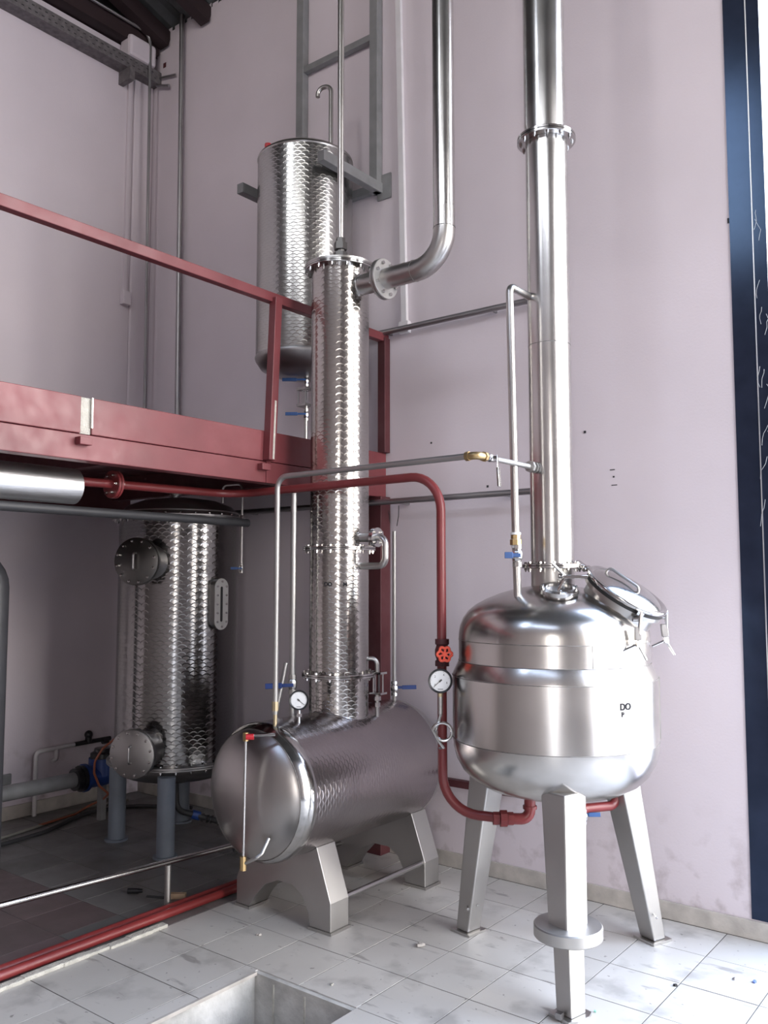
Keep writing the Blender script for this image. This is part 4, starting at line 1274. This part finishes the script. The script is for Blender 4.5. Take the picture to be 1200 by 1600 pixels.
# equalising riser beside the kettle column
x0 = PY(809, 905, -.90)
t = thing('equalising_pipe', (x0.x, -.90, 1.42), 'steel pipe with brass union and blue valve rising beside the bright column', 'pipe')
u0 = PY(806, 850, -.90); u1 = PY(796, 447, -.90)
obj('pipe', MB().tube([(x0.x, -.90, 1.41), (u0.x, -.90, u0.z), (u1.x, -.90, u1.z), (VC.x - .055, -.71, u1.z)], .0155, 12, bend=.03), 'steel', t)
vz = PY(807, 868, -.90).z
ball_valve(t, (x0.x - .001, -.90, vz), (0, 0, 1), V((-.8, -.5, 0)), 1.3, 'steel_pol', 'blue', lever_len=.05, stem_dir=(.5, -.85, 0))
uz = PY(806, 843, -.90).z
obj('brass_union', MB().cyl((u0.x, -.90, uz - .022), (u0.x, -.90, uz), .024, 8).cyl((u0.x, -.90, uz + .002), (u0.x, -.90, uz + .018), .020, 8), 'brass', t)
obj('white_washer', MB().cyl((u0.x, -.90, uz + .019), (u0.x, -.90, uz + .028), .021, 14), 'dial', t)
obj('white_washer', MB().cyl((u0.x, -.90, uz - .034), (u0.x, -.90, uz - .024), .018, 14), 'dial', t)

# ================================================================ DEBRIS ON THE FLOOR
def lump(name, px_, py_, size, mat, label, cat, k=3):
    p = PZ(px_, py_, 0)
    rg = random.Random(int(px_))
    b_ = MB()
    for q_ in range(k):
        r = size * rg.uniform(.5, 1)
        m3 = Matrix.Rotation(rg.uniform(0, 3), 3, 'Z') @ Matrix.Rotation(rg.uniform(-.4, .4), 3, 'X')
        b_.box(p + V((rg.uniform(-size, size) * .6, rg.uniform(-size, size) * .6, size * .35)), (r * 1.5, r, size * .6), m3)
    o_ = obj(name, b_, mat, origin=p, smooth=False, bevel=size * .12)
    return tag(o_, label, cat)


lump('paint_chip', 1055, 1541, .010, 'black', 'tiny black scrap on a tile joint right of the collared leg', 'scrap')
lump('bolt_scrap', 1147, 1531, .009, 'zinc', 'tiny grey scrap on the pale tiles near the right edge', 'scrap', 2)
lump('blue_scrap', 1181, 1535, .011, 'bluelit', 'tiny blue scrap on the pale tiles at the right edge', 'scrap')
lump('mint_scrap', 929, 1580, .010, 'mint', 'small mint green scrap beside the collared leg foot', 'scrap', 1)
lump('grit_pile', 657, 1478, .018, 'skirting', 'small heap of grey grit on the tiles between still and kettle', 'grit', 9)
lump('grit_pile', 404, 1462, .012, 'skirting', 'few grey grit crumbs in front of the still saddle', 'grit', 4)
lump('plaster_crumb', 519, 1539, .008, 'plaster', 'pale plaster crumb on the tile beside the sump', 'crumb', 2)
lump('plaster_crumb', 1003, 1445, .010, 'plaster', 'pale plaster crumb beside the rear right kettle leg', 'crumb', 2)
p = PZ(278, 1404, 0)
o = obj('wood_offcut', MB().box(p + V((0, 0, .013)), (.075, .028, .024), Matrix.Rotation(.66, 3, 'Z')), 'wood', origin=p, smooth=False, bevel=.001)
tag(o, 'pale wooden offcut on the floor beside the rail post', 'wood')
p = PZ(211, 1397, 0)
o = obj('plastic_fitting', MB().cyl(p + V((-.03, -.02, .014)), p + V((.01, .012, .014)), .013, 10).cyl(p + V((.01, .012, .014)), p + V((.025, .024, .014)), .009, 10), 'black', origin=p)
tag(o, 'small black plastic fitting lying on the dark floor under the deck', 'fitting')
p = PZ(245, 1404, 0)
o = obj('black_strip', MB().bar(p + V((-.05, -.02, .005)), p + V((.03, .02, .005)), .012, .008), 'darkhose', origin=p, smooth=False)
tag(o, 'thin dark strip between black fitting and wooden offcut', 'scrap')
